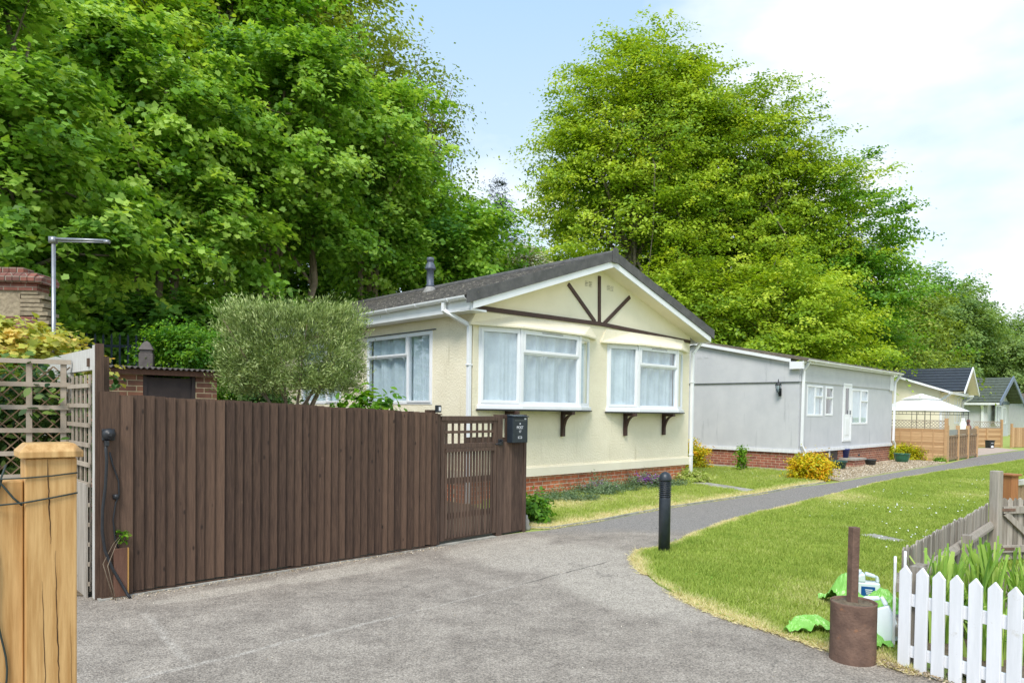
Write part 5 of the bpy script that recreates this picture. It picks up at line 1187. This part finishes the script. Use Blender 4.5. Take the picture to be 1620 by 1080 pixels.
b = MB(); b.lathe([(.05, .7), (.20, .78), (.19, 1.0), (.13, 1.3), (.07, 1.42), (.075, 1.50), (.03, 1.54)], 12); b.build('fabric', 'canvas', PA, smooth=True)
b = MB(); b.tube([(0, 0, 0), (0, 0, .75)], .02, 8); b.box(-.2, .2, -.2, .2, 0, .06); b.build('pole', 'galv', PA)
OR = thing('garden_ornament', 'small reddish brown upright ornament just right of the folded parasol', 'ornament', (20.3, 31.5, 0))
b = MB(); b.lathe([(.10, 0), (.10, .9), (.14, .95), (.12, 1.15), (.07, 1.22), (.05, 1.3), (.08, 1.38), (.05, 1.46)], 10); b.build('ornament', 'pink', OR, smooth=True)
# plant pots
def pot(label, x, y, r, h, mat, rim=1.0, taper=.72, z=0, round_=False, group='plant pots by the grey home', filled=True):
    t = thing('plant_pot', label, 'plant pot', (x, y, z), random.uniform(0, 3), group); b = MB()
    if round_: pr = [(r*.55, 0), (r*.78, h*.25), (r*.95, h*.6), (r, h*.92), (r*1.06, h*.95), (r*1.06, h), (r*.93, h), (r*.9, h*.9)]
    else: pr = [(r*taper, 0), (r*.97, h*.86), (r*1.08, h*.87), (r*1.08, h), (r*.95, h), (r*.92, h*.9)]
    b.lathe(pr, 24); b.build('pot', mat, t, smooth=True)
    b = MB(); b.lathe([(r*.91, h*.86), (r*.85, h*.90), (r*.3, h*.93)], 20); b.build('potting_soil', 'soil' if filled else 'gravel', t, smooth=True)
    return t
pot('dark green oval tub beside the yellow round shrub', 9.48, 20.53, .24, .27, 'pot_dark')
pot('teal tapered pot right of the brick step', 11.12, 23.05, .20, .33, 'pot_teal', taper=.55)
pot('charcoal pot with a pale rim between the teal and the glazed green pots', 11.27, 22.21, .17, .22, 'pot_grey', filled=False)
pot('bright green glazed round pot at the foot of the far downpipe', 13.1, 23.75, .25, .33, 'pot_green', round_=True)
pot('blue glazed pot standing on the brick step', 10.35, 22.03, .17, .28, 'pot_blue', taper=.75, z=.27)
# ================================================================ TREES AND PLANTS
def shrub(name, label, x, y, lobes, n, per, cr, size, tmpl, mat, seed, cat='shrub', stem='bark_pale', flat=.8, droop=0, sq=1.0, up=.5, tv=.15, group=None, tmean=.5, stems=0, stem_r=.02, inner=.6, stem_h=None, **kw):
    t = thing(name, label, cat, (x, y, 0), 0, group)
    P = crown('foliage', lobes, n, per, cr, flat, size, tmpl, mat, t, seed, droop=droop, sq=sq, up=up, tv=tv, tmean=tmean, inner=inner, **kw)
    if stems:
        rg = np.random.default_rng(seed); b = MB(); c = np.mean([l[:3] for l in lobes], 0)
        for k in range(stems):
            q = P[rg.integers(len(P))]; a = Vector((rg.normal()*.04, rg.normal()*.04, 0)); m1 = Vector((a.x*2+(q[0]-c[0])*.2, a.y*2+(q[1]-c[1])*.2, c[2]*.62)); b.tube([a, m1, m1.lerp(Vector(q), .55)+Vector((0, 0, .03)), q], [stem_r, stem_r*.8, stem_r*.5, stem_r*.2], 5)
        b.build('stems', stem, t, smooth=True)
    return t
# garden plants
shrub('clipped_shrub', 'box shaped clipped grey green shrub on bare stems behind the brown fence', -2.78, 9.0, [(0, 0, 2.37, .80, .52, .50)], 1700, 30, .085, .052, T_THIN, 'olive', 1, sq=.62, up=.3, stems=9, stem_r=.026, inner=.6, tv=.24, axis_up=.8)
shrub('golden_acer', 'golden yellow acer spilling over the whitewashed fence', -5.8, 7.9, [(0, 0, 2.18, .80, .6, .38), (-.6, 0, 2.28, .6, .5, .36)], 300, 34, .17, .085, T_MAPLE, 'acer', 2, flat=.4, droop=.5, up=.9, stems=5, cat='shrub')
shrub('clipped_hedge', 'bright green clipped hedge above the brick shed', -5.25, 11.6, [(0, 0, 2.30, .62, .5, .52), (-.2, 0, 2.62, .38, .3, .22)], 330, 40, .12, .055, T_LEAF, 'privet', 3, cat='hedge', sq=.8, stems=4)
shrub('climbing_plant', 'dark leaved climber growing behind the square trellis', -4.75, 6.75, [(0, 0, 1.25, .75, .22, .62)], 260, 22, .16, .085, T_LEAF, 'ivy', 4, cat='climber', sq=.8, stems=8, stem_r=.008, tv=.25, zmin=.2)
shrub('leafy_bush', 'dark green bush filling the gap below the clipped shrub', -4.9, 12.3, [(0, 0, 1.5, .9, .6, .8)], 200, 40, .2, .09, T_LEAF, 'ivy', 6, stems=4)
shrub('garden_plant', 'low leafy plant peeping over the fence below the side window', -1.72, 8.6, [(0, 0, 1.62, .38, .15, .16)], 26, 9, .10, .09, T_LEAF, 'privet', 7, cat='plant', stems=6, stem_r=.006)
wx, wy, _z = flocal(.11, -.06, 0)
shrub('wall_weed', 'small weed growing above the board offcut at the fence foot', wx, wy, [(0, 0, .50, .03, .02, .07)], 10, 5, .03, .028, T_LEAF, 'privet', 8, cat='weed', stems=3, stem_r=.004)
# planting in front of the cream home
def hl(s, t): a = ANG; return (-.67+s*math.cos(a)-t*math.sin(a), 11.91+s*math.sin(a)+t*math.cos(a))
for i, (s, t, rx, rz, label, m) in enumerate((
    (1.62, -.62, .62, .10, 'low grey green ground cover nearest the gate', 'herb'),
    (2.75, -.42, .48, .17, 'grey green plant with faded lilac flowers along the brick base', 'herb'),
    (3.55, -.32, .35, .08, 'low grey green tuft between the lilac and the purple flowers', 'herb'),
    (4.45, -.30, .42, .18, 'grey green plant with bright purple flowers against the brick base', 'herb'),
    (5.2, -.30, .35, .09, 'low grey green tuft right of the purple flowers', 'herb'),
    (6.35, -.18, .38, .12, 'long uncut grassy tuft at the foot of the right downpipe', 'grass'))):
    x, y = hl(s, t)
    th = shrub('ground_cover' if m == 'herb' else 'grass_tuft', label, x, y, [(0, 0, rz*.55, rx, .27, rz*1.15)], 130, 34, .10, .06, T_THIN if m == 'herb' else T_QUAD, m, 60+i, cat='plant', up=.2, zmin=.0, tmean=.5)
    if i in (1, 3):
        g3 = np.random.default_rng(90+i); n = 420 if i == 3 else 200; P = g3.normal(size=(n, 3))*np.array([.15, .08, .045])+np.array([.10 if i == 3 else 0, -.05, rz*1.25])
        leaf_obj('flowers', P, g3.normal(size=(n, 3))+[0, -.3, .8], g3.uniform(.02, .045, n), g3.random(n), T_LEAF, 'purple' if i == 3 else 'lilac', th)['kind'] = 'stuff'
shrub('leafy_shrub', 'small fresh green leafy shrub at the foot of the brown gate panel', .36, 10.0, [(0, 0, .17, .17, .15, .20)], 60, 18, .08, .075, T_LEAF, 'oak', 71, stems=5, stem_r=.006, tmean=.3)
sn = MB(); sn.m = Matrix.Translation((.20, 9.50, 0)); sn.lathe([(.06, 0), (.065, .03), (.045, .08), (.05, .12), (.03, .16), (.025, .2), (.004, .21)], 10); tag(sn.build('stone_ornament', 'concrete', smooth=True), 'small pale weathered stone at the corner of the gate panel', 'ornament')
# golden shrubs by the grey home
shrub('golden_spirea', 'round yellow and orange shrub at the near corner of the grey home', 7.27, 17.15, [(0, 0, .26, .40, .36, .32), (.08, 0, .38, .30, .28, .22)], 420, 34, .12, .055, T_LEAF, 'spir', 81, tv=.22, stems=5, group='golden shrubs round the grey home')
shrub('golden_spirea', 'yellow shrub half hidden behind the right downpipe of the cream home', 5.15, 20.2, [(0, 0, .30, .42, .40, .44)], 260, 30, .12, .055, T_LEAF, 'spir', 82, tv=.2, tmean=.42, stems=4, group='golden shrubs round the grey home')
shrub('golden_spirea', 'wide yellow green shrub in front of the orange lap fence', 14.05, 25.2, [(0, 0, .22, .52, .30, .30), (-.35, .1, .25, .3, .3, .26)], 300, 30, .12, .055, T_LEAF, 'spir', 83, tv=.16, tmean=.25, stems=4, group='golden shrubs round the grey home')
shrub('sapling', 'thin leafy sapling against the brick base of the grey home', 6.25, 19.25, [(0, 0, .38, .10, .09, .36)], 60, 12, .09, .06, T_LEAF, 'privet', 84, cat='plant', stems=5, stem_r=.008, tmean=.7)
shrub('low_weed', 'small green weed at the base of the orange lap fence', 14.72, 24.35, [(0, 0, .08, .16, .1, .10)], 30, 16, .06, .05, T_LEAF, 'oak', 85, cat='plant')
# strap leaved plants behind the pickets
def strap(label, x, y, n, seed, hmax):
    t = thing('strap_leaf_plant', label, 'plant', (x, y, .02), 0, 'strap leaved plants behind the pickets'); r = random.Random(seed); b = MB(); me_v = []
    for k in range(n):
        a = r.uniform(0, 6.28); sp = r.uniform(.0, .20); h = hmax*r.uniform(.6, 1.12); w_ = r.uniform(.009, .017); bx, by = r.gauss(0, .055), r.gauss(0, .055); b.tint = min(1, max(0, r.gauss(.5, .2)))
        ca, sa = math.cos(a), math.sin(a); f = r.uniform(0, 6.28); px_, py_ = math.cos(f), math.sin(f); vs = []
        for j in range(6):
            u = j/5; q = sp*u*u; z = h*u-(sp*.5*u**3); ww = w_*(1-.35*u); xx, yy = bx+ca*q, by+sa*q
            vs += [(xx-px_*ww, yy-py_*ww, z), (xx+px_*ww, yy+py_*ww, z)]
        b.add(vs, [(2*j, 2*j+1, 2*j+3, 2*j+2) for j in range(5)])
    b.build('leaves', LM['strap'], t)
strap('tall bright strap leaved plant behind the first white pickets', 3.00, 4.92, 90, 1, .66)
strap('tall strap leaved plant with cut leaf tips behind the middle pickets', 3.33, 4.95, 110, 2, .68)
strap('leaning strap leaved plant behind the right hand pickets', 3.62, 4.88, 90, 3, .62)
strap('short strap leaved plant in front of the weathered batten fence', 3.95, 5.35, 70, 4, .55)
strap('clump of dark strap leaves low behind the third picket', 3.10, 4.55, 60, 5, .42)
strap('clump of dark strap leaves low behind the fifth picket', 3.35, 4.40, 60, 6, .42)
sk = MB(); rg = random.Random(8)
for (x, y, s_) in ((4.2, 5.9, .12), (4.5, 6.2, .10), (4.0, 5.75, .08), (4.75, 6.0, .11), (4.35, 5.6, .07)):
    st_ = MB(); st_.lathe([(s_*.6, 0), (s_, s_*.35), (s_*.8, s_*.8), (s_*.3, s_*.95)], 8); st_.v = [(a*rg.uniform(.85, 1.2)+x, b_*rg.uniform(.8, 1.2)+y, c_+.03) for a, b_, c_ in st_.v]
    tag(st_.build('garden_rock', 'stone'), 'rough brown rock lying in the bed behind the strap leaves', 'rock', 'rocks in the right hand bed')
# litter: dry soil crumbs by the drum
g4 = np.random.default_rng(44); n = 2600
pp = np.stack([2.35+g4.normal(0, .28, n)+.25, 4.42+g4.normal(0, .22, n), np.full(n, .03)], 1); kk = inside(pp[:, 0], pp[:, 1], LAWN_R) | (edge_dist(pp[:, 0], pp[:, 1], PATH_R[-8:]) < .10); pp = pp[kk]
tag(leaf_obj('soil_crumbs', pp, g4.normal(size=(len(pp), 3))+[0, 0, 1], g4.uniform(.008, .025, len(pp)), g4.uniform(0, .6, len(pp)), T_LEAF, 'stone'), 'dry crumbs and stones round the foot of the drum and pickets', 'crumbs', kind='stuff')

# ---------------------------------------------------------------- woodland, left
A = dict
def tr(*a, **k): return tree(*a, **k)
# near sycamore hanging in from the left
tr('sycamore_tree', 'big leaved sycamore hanging in from the left edge, nearest of the trees', -9.1, 12.6,
   [(0, 0, 5.0, 2.1, 1.4, 1.5), (-.2, .2, 6.6, 1.6, 1.2, 1.8), (1.1, .4, 4.7, 1.5, 1.0, 1.0), (-.6, 0, 8.6, 1.5, 1.2, 1.6)], .16, 480, 84, .34, .40, .14, T_MAPLE, 'syc', 101, droop=.6, tmean=.55, nl=22, bough=(60, .75))
tr('sycamore_tree', 'spreading sycamore above the brick shed with thin pale stems', -9.6, 18.2,
   [(0, 0, 7.0, 2.5, 1.9, 1.5), (.6, 0, 9.0, 2.3, 1.8, 1.7), (-1.0, 0, 10.5, 2.0, 1.6, 1.5), (1.9, -.2, 6.3, 1.3, 1.1, .8)], .15, 620, 90, .40, .35, .155, T_MAPLE, 'syc', 102, bough=(75, 1.0), tmean=.55, droop=.6, stems=4, nl=30, bark='bark_pale')
tr('sycamore_tree', 'sycamore behind the clipped shrub, its pale forked trunk showing', -7.2, 21.4,
   [(0, 0, 8.9, 2.3, 2.0, 1.5), (.3, 0, 11.0, 2.1, 1.8, 1.8), (1.5, .3, 7.1, 1.3, 1.1, .8)], .17, 600, 90, .40, .35, .155, T_MAPLE, 'syc', 103, bough=(70, 1.0), droop=.6, stems=3, nl=30, bark='bark_pale', tmean=.52)
tr('sycamore_tree', 'sycamore with hanging flower tassels left of the cream home roof', -5.4, 24.6,
   [(0, 0, 9.3, 2.1, 1.9, 1.6), (.2, 0, 11.3, 1.9, 1.7, 1.9), (1.0, 0, 7.4, 1.6, 1.2, .9)], .16, 560, 90, .40, .35, .155, T_MAPLE, 'syc', 104, bough=(70, 1.0), droop=.7, stems=3, nl=30, bark='bark_pale', tmean=.6)
tr('broadleaf_tree', 'bright green rounded tree just above the flue of the cream home', -3.0, 27.5,
   [(0, 0, 7.6, 3.2, 2.2, 2.3), (-1.2, 0, 9.6, 1.9, 1.8, 1.6), (1.7, 0, 6.2, 1.9, 1.6, 1.8)], .18, 430, 80, .55, .4, .19, T_LEAF, 'oak', 105, bough=(80, 1.0), droop=.5, nl=22, tmean=.6)
tr('broadleaf_tree', 'green tree stepping down to the gap of sky behind the cream home', -2.0, 31.5,
   [(0, 0, 7.6, 2.4, 2.0, 2.4), (-.7, 0, 9.9, 1.3, 1.2, 1.5)], .15, 240, 80, .55, .4, .19, T_LEAF, 'syc', 106, droop=.5, nl=16, tmean=.6)
# understorey
for i, (nm, lb, x, y, lo, m, tm) in enumerate((
    ('sycamore_sapling', 'dark sycamore saplings behind the metal railing', -8.9, 16.6, [(0, 0, 2.9, 1.7, .9, 1.3), (-1.6, 0, 3.4, 1.4, .9, 1.4)], 'sycdeep', .45),
    ('sycamore_sapling', 'dark sycamore saplings directly above the clipped hedge', -6.9, 17.6, [(0, 0, 3.0, 1.4, .8, 1.1)], 'sycdeep', .5),
    ('sycamore_sapling', 'low sycamore growth behind the top of the clipped shrub', -7.0, 20.2, [(0, 0, 3.7, 2.1, .8, 1.0), (1.2, 0, 3.5, 1.4, .7, .9)], 'sycdeep', .6),
    ('sycamore_sapling', 'low sycamore growth behind the eaves of the cream home', -4.3, 23.8, [(0, 0, 4.4, 2.0, .8, 1.0)], 'sycdeep', .6),
    ('sycamore_sapling', 'sycamore growth at the far left below the near sycamore', -11.8, 16.2, [(0, 0, 3.4, 1.6, 1.0, 1.6)], 'sycdeep', .5))):
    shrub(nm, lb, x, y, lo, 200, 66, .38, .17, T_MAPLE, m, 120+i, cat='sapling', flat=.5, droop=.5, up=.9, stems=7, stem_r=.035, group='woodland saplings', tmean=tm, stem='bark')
# tall back row
tr('tall_tree', 'tall pale green tree rising out of the top of the picture, second from the left', -17.0, 26.5, [(0, 0, 11, 4.4, 3.2, 3.8), (.5, 0, 16, 4.2, 3.0, 3.8), (3.2, 0, 13.0, 2.6, 2.2, 2.6)], .3, 620, 80, .75, .4, .24, T_LEAF, 'lime', 131, bough=(90, 1.5), tmean=.5, nl=24)
tr('tall_tree', 'tall leafy tree in the middle of the left woodland, cut by the top edge', -11.4, 29.0, [(0, 0, 11.0, 3.8, 3.0, 3.6), (0, 0, 16.2, 3.8, 3.0, 3.6), (-1, 0, 20, 3, 2.4, 2.2)], .3, 620, 80, .75, .4, .24, T_LEAF, 'oak', 132, bough=(90, 1.5), tmean=.55, nl=24)
tr('tall_tree', 'tall yellow green tree whose loose crown meets the blue sky', -7.2, 31.5, [(0, 0, 13.5, 3.0, 2.6, 3.0), (-.3, 0, 17.6, 2.7, 2.4, 3.0), (-1.5, 0, 20.5, 2.0, 2.0, 2.2)], .24, 400, 58, .8, .4, .20, T_LEAF, 'limey', 133, tmean=.5, nl=44, inner=.2)
tr('open_crowned_tree', 'thin crowned twiggy tree showing sky through its branches', -4.1, 31.5, [(0, 0, 12.4, 2.0, 1.5, 3.2), (-.3, 0, 15.3, 1.9, 1.4, 2.2)], .15, 260, 22, .55, .6, .15, T_LEAF, 'limey', 134, tmean=.28, nl=90, inner=.15)
tr('tall_tree', 'deep green tree filling the left background behind the near sycamore', -21.5, 25.0, [(0, 0, 9, 4.2, 3.0, 4.5), (0, 0, 15.5, 4.2, 3.0, 4.4)], .3, 520, 80, .75, .4, .25, T_LEAF, 'syc', 135, nl=18)
# deep background filler trees that share one crown
bg = tree('background_tree', 'dark green tree deep in the wood behind the railing', 'tree', -13.5, 33.5, [(0, 0, 6, 4, 3, 4.5), (0, 0, 11, 3.6, 3, 3.5)], .3, 330, 80, .9, .45, .30, T_QUAD, 'sycdeep', 141, nl=14) if False else \
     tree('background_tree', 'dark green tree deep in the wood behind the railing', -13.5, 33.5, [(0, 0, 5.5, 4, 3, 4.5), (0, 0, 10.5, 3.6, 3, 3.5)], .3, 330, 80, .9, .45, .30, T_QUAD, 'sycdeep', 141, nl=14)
for x, y, s_, rz, lb in ((-20, 34, 1.1, 1.2, 'dark green tree deep in the wood at the far left'), (-7.8, 35.5, .95, 2.3, 'dark green tree deep in the wood behind the clipped shrub'), (-3.2, 38, .82, 3.9, 'dark green tree glimpsed behind the roof of the cream home'), (-16.5, 29, .8, 5.2, 'low dark tree behind the leftmost saplings'), (-9.4, 27.0, .62, .6, 'low dark tree between the two forked sycamores'), (-27, 31, 1.1, 4.5, 'dark green tree behind the left edge of the picture')):
    c = copy_tree(bg); c.location = (x, y, 0); c.scale = (s_, s_, s_); c.rotation_euler.z = rz; c['label'] = lb
# gap: conifer, hawthorn
tree('conifer_tree', 'distant dark conifer in the gap between the two tree masses', -1.15, 62, [(0, 0, 12, 2.0, 2.0, 5.5), (0, 0, 17.5, 1.25, 1.25, 3.3), (0, 0, 20.4, .6, .6, 2.0)], .25, 330, 40, .7, .35, .30, T_THIN, 'conifer', 151, droop=1.0, nl=20, group=None)
c = copy_tree([o for o in bpy.data.objects if o.name == 'conifer_tree'][0]); c.location = (-3.6, 64, -1.6); c['label'] = 'lower dark conifer left of the distant one in the gap'
tree('hawthorn', 'white blossoming hawthorn behind the cream home ridge', .75, 28.5, [(0, 0, 5.9, 1.0, .9, 2.0), (-.3, 0, 7.3, .7, .7, 1.1)], .1, 170, 60, .45, .4, .11, T_LEAF, 'haw', 152, tmean=.66, tv=.28, nl=12)
tree('young_oak', 'bronze tinged young tree beside the hawthorn', 2.2, 31.5, [(0, 0, 5.2, 1.3, 1.1, 1.9), (-2.2, .5, 7.0, 1.0, .9, 1.8)], .1, 170, 60, .45, .4, .12, T_LEAF, 'limey', 153, tmean=.75, nl=12)
tree('young_oak', 'fresh green young tree between the hawthorn and the great hornbeam', 2.4, 34.5, [(0, 0, 7.2, 1.9, 1.4, 2.6)], .1, 190, 70, .5, .4, .15, T_LEAF, 'lime', 154, tmean=.5, nl=12)
# ---------------------------------------------------------------- great trees, right
GRP = 'great trees behind the grey home'
tree('hornbeam_tree', 'tallest yellow green tree with a pointed crown behind the two park homes', 6.2, 37.5,
     [(0.2, 0, 10.5, 4.7, 4.0, 6.2), (-.6, 0, 15.5, 3.9, 3.4, 4.4), (.3, 0, 19.2, 2.8, 2.4, 2.7), (-3.3, 0, 14.2, 1.7, 2.2, 3.6), (3.0, 0, 16.2, 2.6, 2.6, 3.0), (2.6, 0, 18.0, 2.2, 2.2, 2.6)], .40, 2500, 62, .62, .30, .165, T_LEAF, 'lime', 161, bough=(260, 1.2), droop=.4, nl=60, group=GRP, inner=.55)
tree('hornbeam_tree', 'broad yellow green tree forming the shoulder right of the tallest', 12.2, 38.5,
     [(0, 0, 10.0, 4.6, 3.8, 5.8), (-.6, 0, 15.6, 3.7, 3.2, 3.3), (2.8, 0, 13.2, 3.1, 2.6, 3.2)], .38, 2000, 62, .62, .30, .165, T_LEAF, 'lime', 162, bough=(210, 1.2), droop=.4, nl=46, group=GRP, tmean=.45, inner=.55)
tree('hornbeam_tree', 'drooping layered tree low behind the roof of the grey home', 12.6, 33.5,
     [(0, 0, 5.4, 3.9, 2.4, 3.4), (-4.2, .3, 5.4, 3.4, 2.2, 3.9), (.9, 2.0, 7.0, 2.2, 2.0, 2.6)], .3, 1900, 62, .58, .26, .155, T_LEAF, 'lime', 163, bough=(200, 1.15), zmin=3.3, droop=.5, nl=36, group=GRP, tmean=.5, inner=.5)
tree('oak_tree', 'darker green oak with lobed crown at the right end of the great trees', 18.3, 39.0,
     [(0, 0, 12.4, 2.9, 2.4, 3.1), (.9, 0, 9.2, 2.7, 2.4, 2.4), (-2.0, 0, 7.8, 3.0, 2.4, 3.6), (1.0, 0, 5.6, 2.2, 2.2, 2.4)], .3, 1100, 66, .55, .36, .18, T_LEAF, 'oak', 164, bough=(120, .95), droop=.4, nl=36, group=GRP, tmean=.5)
c = copy_tree(bg); c.location = (10, 43, 0); c.scale = (1.2,)*3; c.rotation_euler.z = 1.0; c['label'] = 'dark tree behind the low layered tree at the grey home'; c['group'] = GRP
c = copy_tree(bg); c.location = (16.5, 43, 0); c.scale = (1.0,)*3; c.rotation_euler.z = 2.6; c['label'] = 'dark tree behind the oak at the right end of the great trees'; c['group'] = GRP
# ---------------------------------------------------------------- far trees, right
FG = 'far trees along the path'
ft = tree('far_tree', 'olive green tree with dead twigs directly right of the oak', 28.5, 52, [(0, 0, 5.2, 3.6, 3.2, 4.0), (.6, 0, 8.6, 2.4, 2.2, 2.6)], .25, 420, 66, .75, .45, .24, T_LEAF, 'limey', 171, nl=60, group=FG, tmean=.25, inner=.3)
f2 = tree('far_tree', 'rounded mid green tree above the far grey home', 41.5, 68, [(0, 0, 8.2, 4.3, 3.6, 4.6), (1.4, 0, 11.2, 2.6, 2.4, 2.6)], .3, 480, 72, .8, .45, .26, T_LEAF, 'far', 172, nl=20, group=FG, tmean=.62)
f3 = tree('far_tree', 'pale grey green willow like tree behind the farthest white home', 50.5, 69, [(0, 0, 5.2, 4.4, 3.4, 4.6), (-2, 0, 7.2, 2.6, 2.4, 2.4)], .3, 430, 72, .8, .45, .26, T_QUAD, 'pale', 173, nl=16, group=FG, tmean=.6)
for src, x, y, s_, rz, lb in ((ft, 33.5, 60, 1.0, 2.0, 'yellowish tree above the dark slate roof'), (f2, 36.5, 72, .86, 4.1, 'green tree between the olive tree and the rounded one'), (f2, 50.5, 78, 1.0, 1.1, 'tree cut by the right edge above the willow like one'), (f2, 47.0, 74, .9, 5.0, 'mid green tree right of the rounded one'), (f3, 57, 74, 1.0, 3.0, 'pale tree just inside the right edge'), (ft, 24.0, 47, .82, 4.0, 'yellow green tree low behind the end of the grey home roof'), (bg, 39, 84, 1.3, .5, 'dark tree behind the far grey home'), (bg, 52, 88, 1.4, 2.5, 'dark tree behind the farthest homes'), (bg, 29, 70, 1.1, 3.5, 'dark tree behind the olive green one'), (f2, 57.5, 75, 1.12, .4, 'far rounded tree filling the right edge behind the pale trees')):
    c = copy_tree(src); c.location = (x, y, 0); c.scale = (s_,)*3; c.rotation_euler.z = rz; c['label'] = lb; c['group'] = FG
# hanging sycamore tassels on the tree left of the roof

g5 = np.random.default_rng(77); n = 900; u = g5.random(n)*3.5; q = np.abs(g5.normal(0, .07, n)); cF, sF = math.cos(FA), math.sin(FA)
P5 = np.stack([-3.34+u*cF+q*sF+.03*sF, 5.84+u*sF-q*cF-.03*cF, np.full(n, .012)], 1)
tag(leaf_obj('grit', P5, g5.normal(size=(n, 3))*.5+[0, 0, 1], g5.uniform(.006, .020, n), g5.uniform(0, .9, n), T_LEAF, 'stone'), 'grit and dirt gathered along the foot of the brown fence', 'grit', kind='stuff')
n = 260; P6 = np.stack([g5.uniform(-3, 2.2, n), g5.uniform(3.2, 9, n), np.full(n, .008)], 1); kk = ~inside(P6[:, 0], P6[:, 1], LAWN_R); P6 = P6[kk]
tag(leaf_obj('fallen_bits', P6, g5.normal(size=(len(P6), 3))*.25+[0, 0, 1], g5.uniform(.006, .016, len(P6)), g5.random(len(P6)), T_LEAF, 'stone'), 'scattered pale bits and crumbs lying on the tarmac drive', 'litter', kind='stuff')

g7 = np.random.default_rng(51); n = 5200; P7 = np.stack([g7.uniform(1.4, 9, n), g7.uniform(4.6, 14, n)], 1); kk = inside(P7[:, 0], P7[:, 1], LAWN_R) & (vnoise(P7[:, 0], P7[:, 1], 2.6, 41) > .12); P7 = P7[kk]
tag(leaf_obj('clover', np.stack([P7[:, 0], P7[:, 1], g7.uniform(.03, .05, len(P7))], 1), g7.normal(size=(len(P7), 3))*.35+[0, 0, 1], g7.uniform(.016, .036, len(P7)), g7.uniform(.1, .6, len(P7)), T_LEAF, 'oak'), 'patches of low clover and broad leaved weeds in the long lawn', 'clover', kind='stuff')
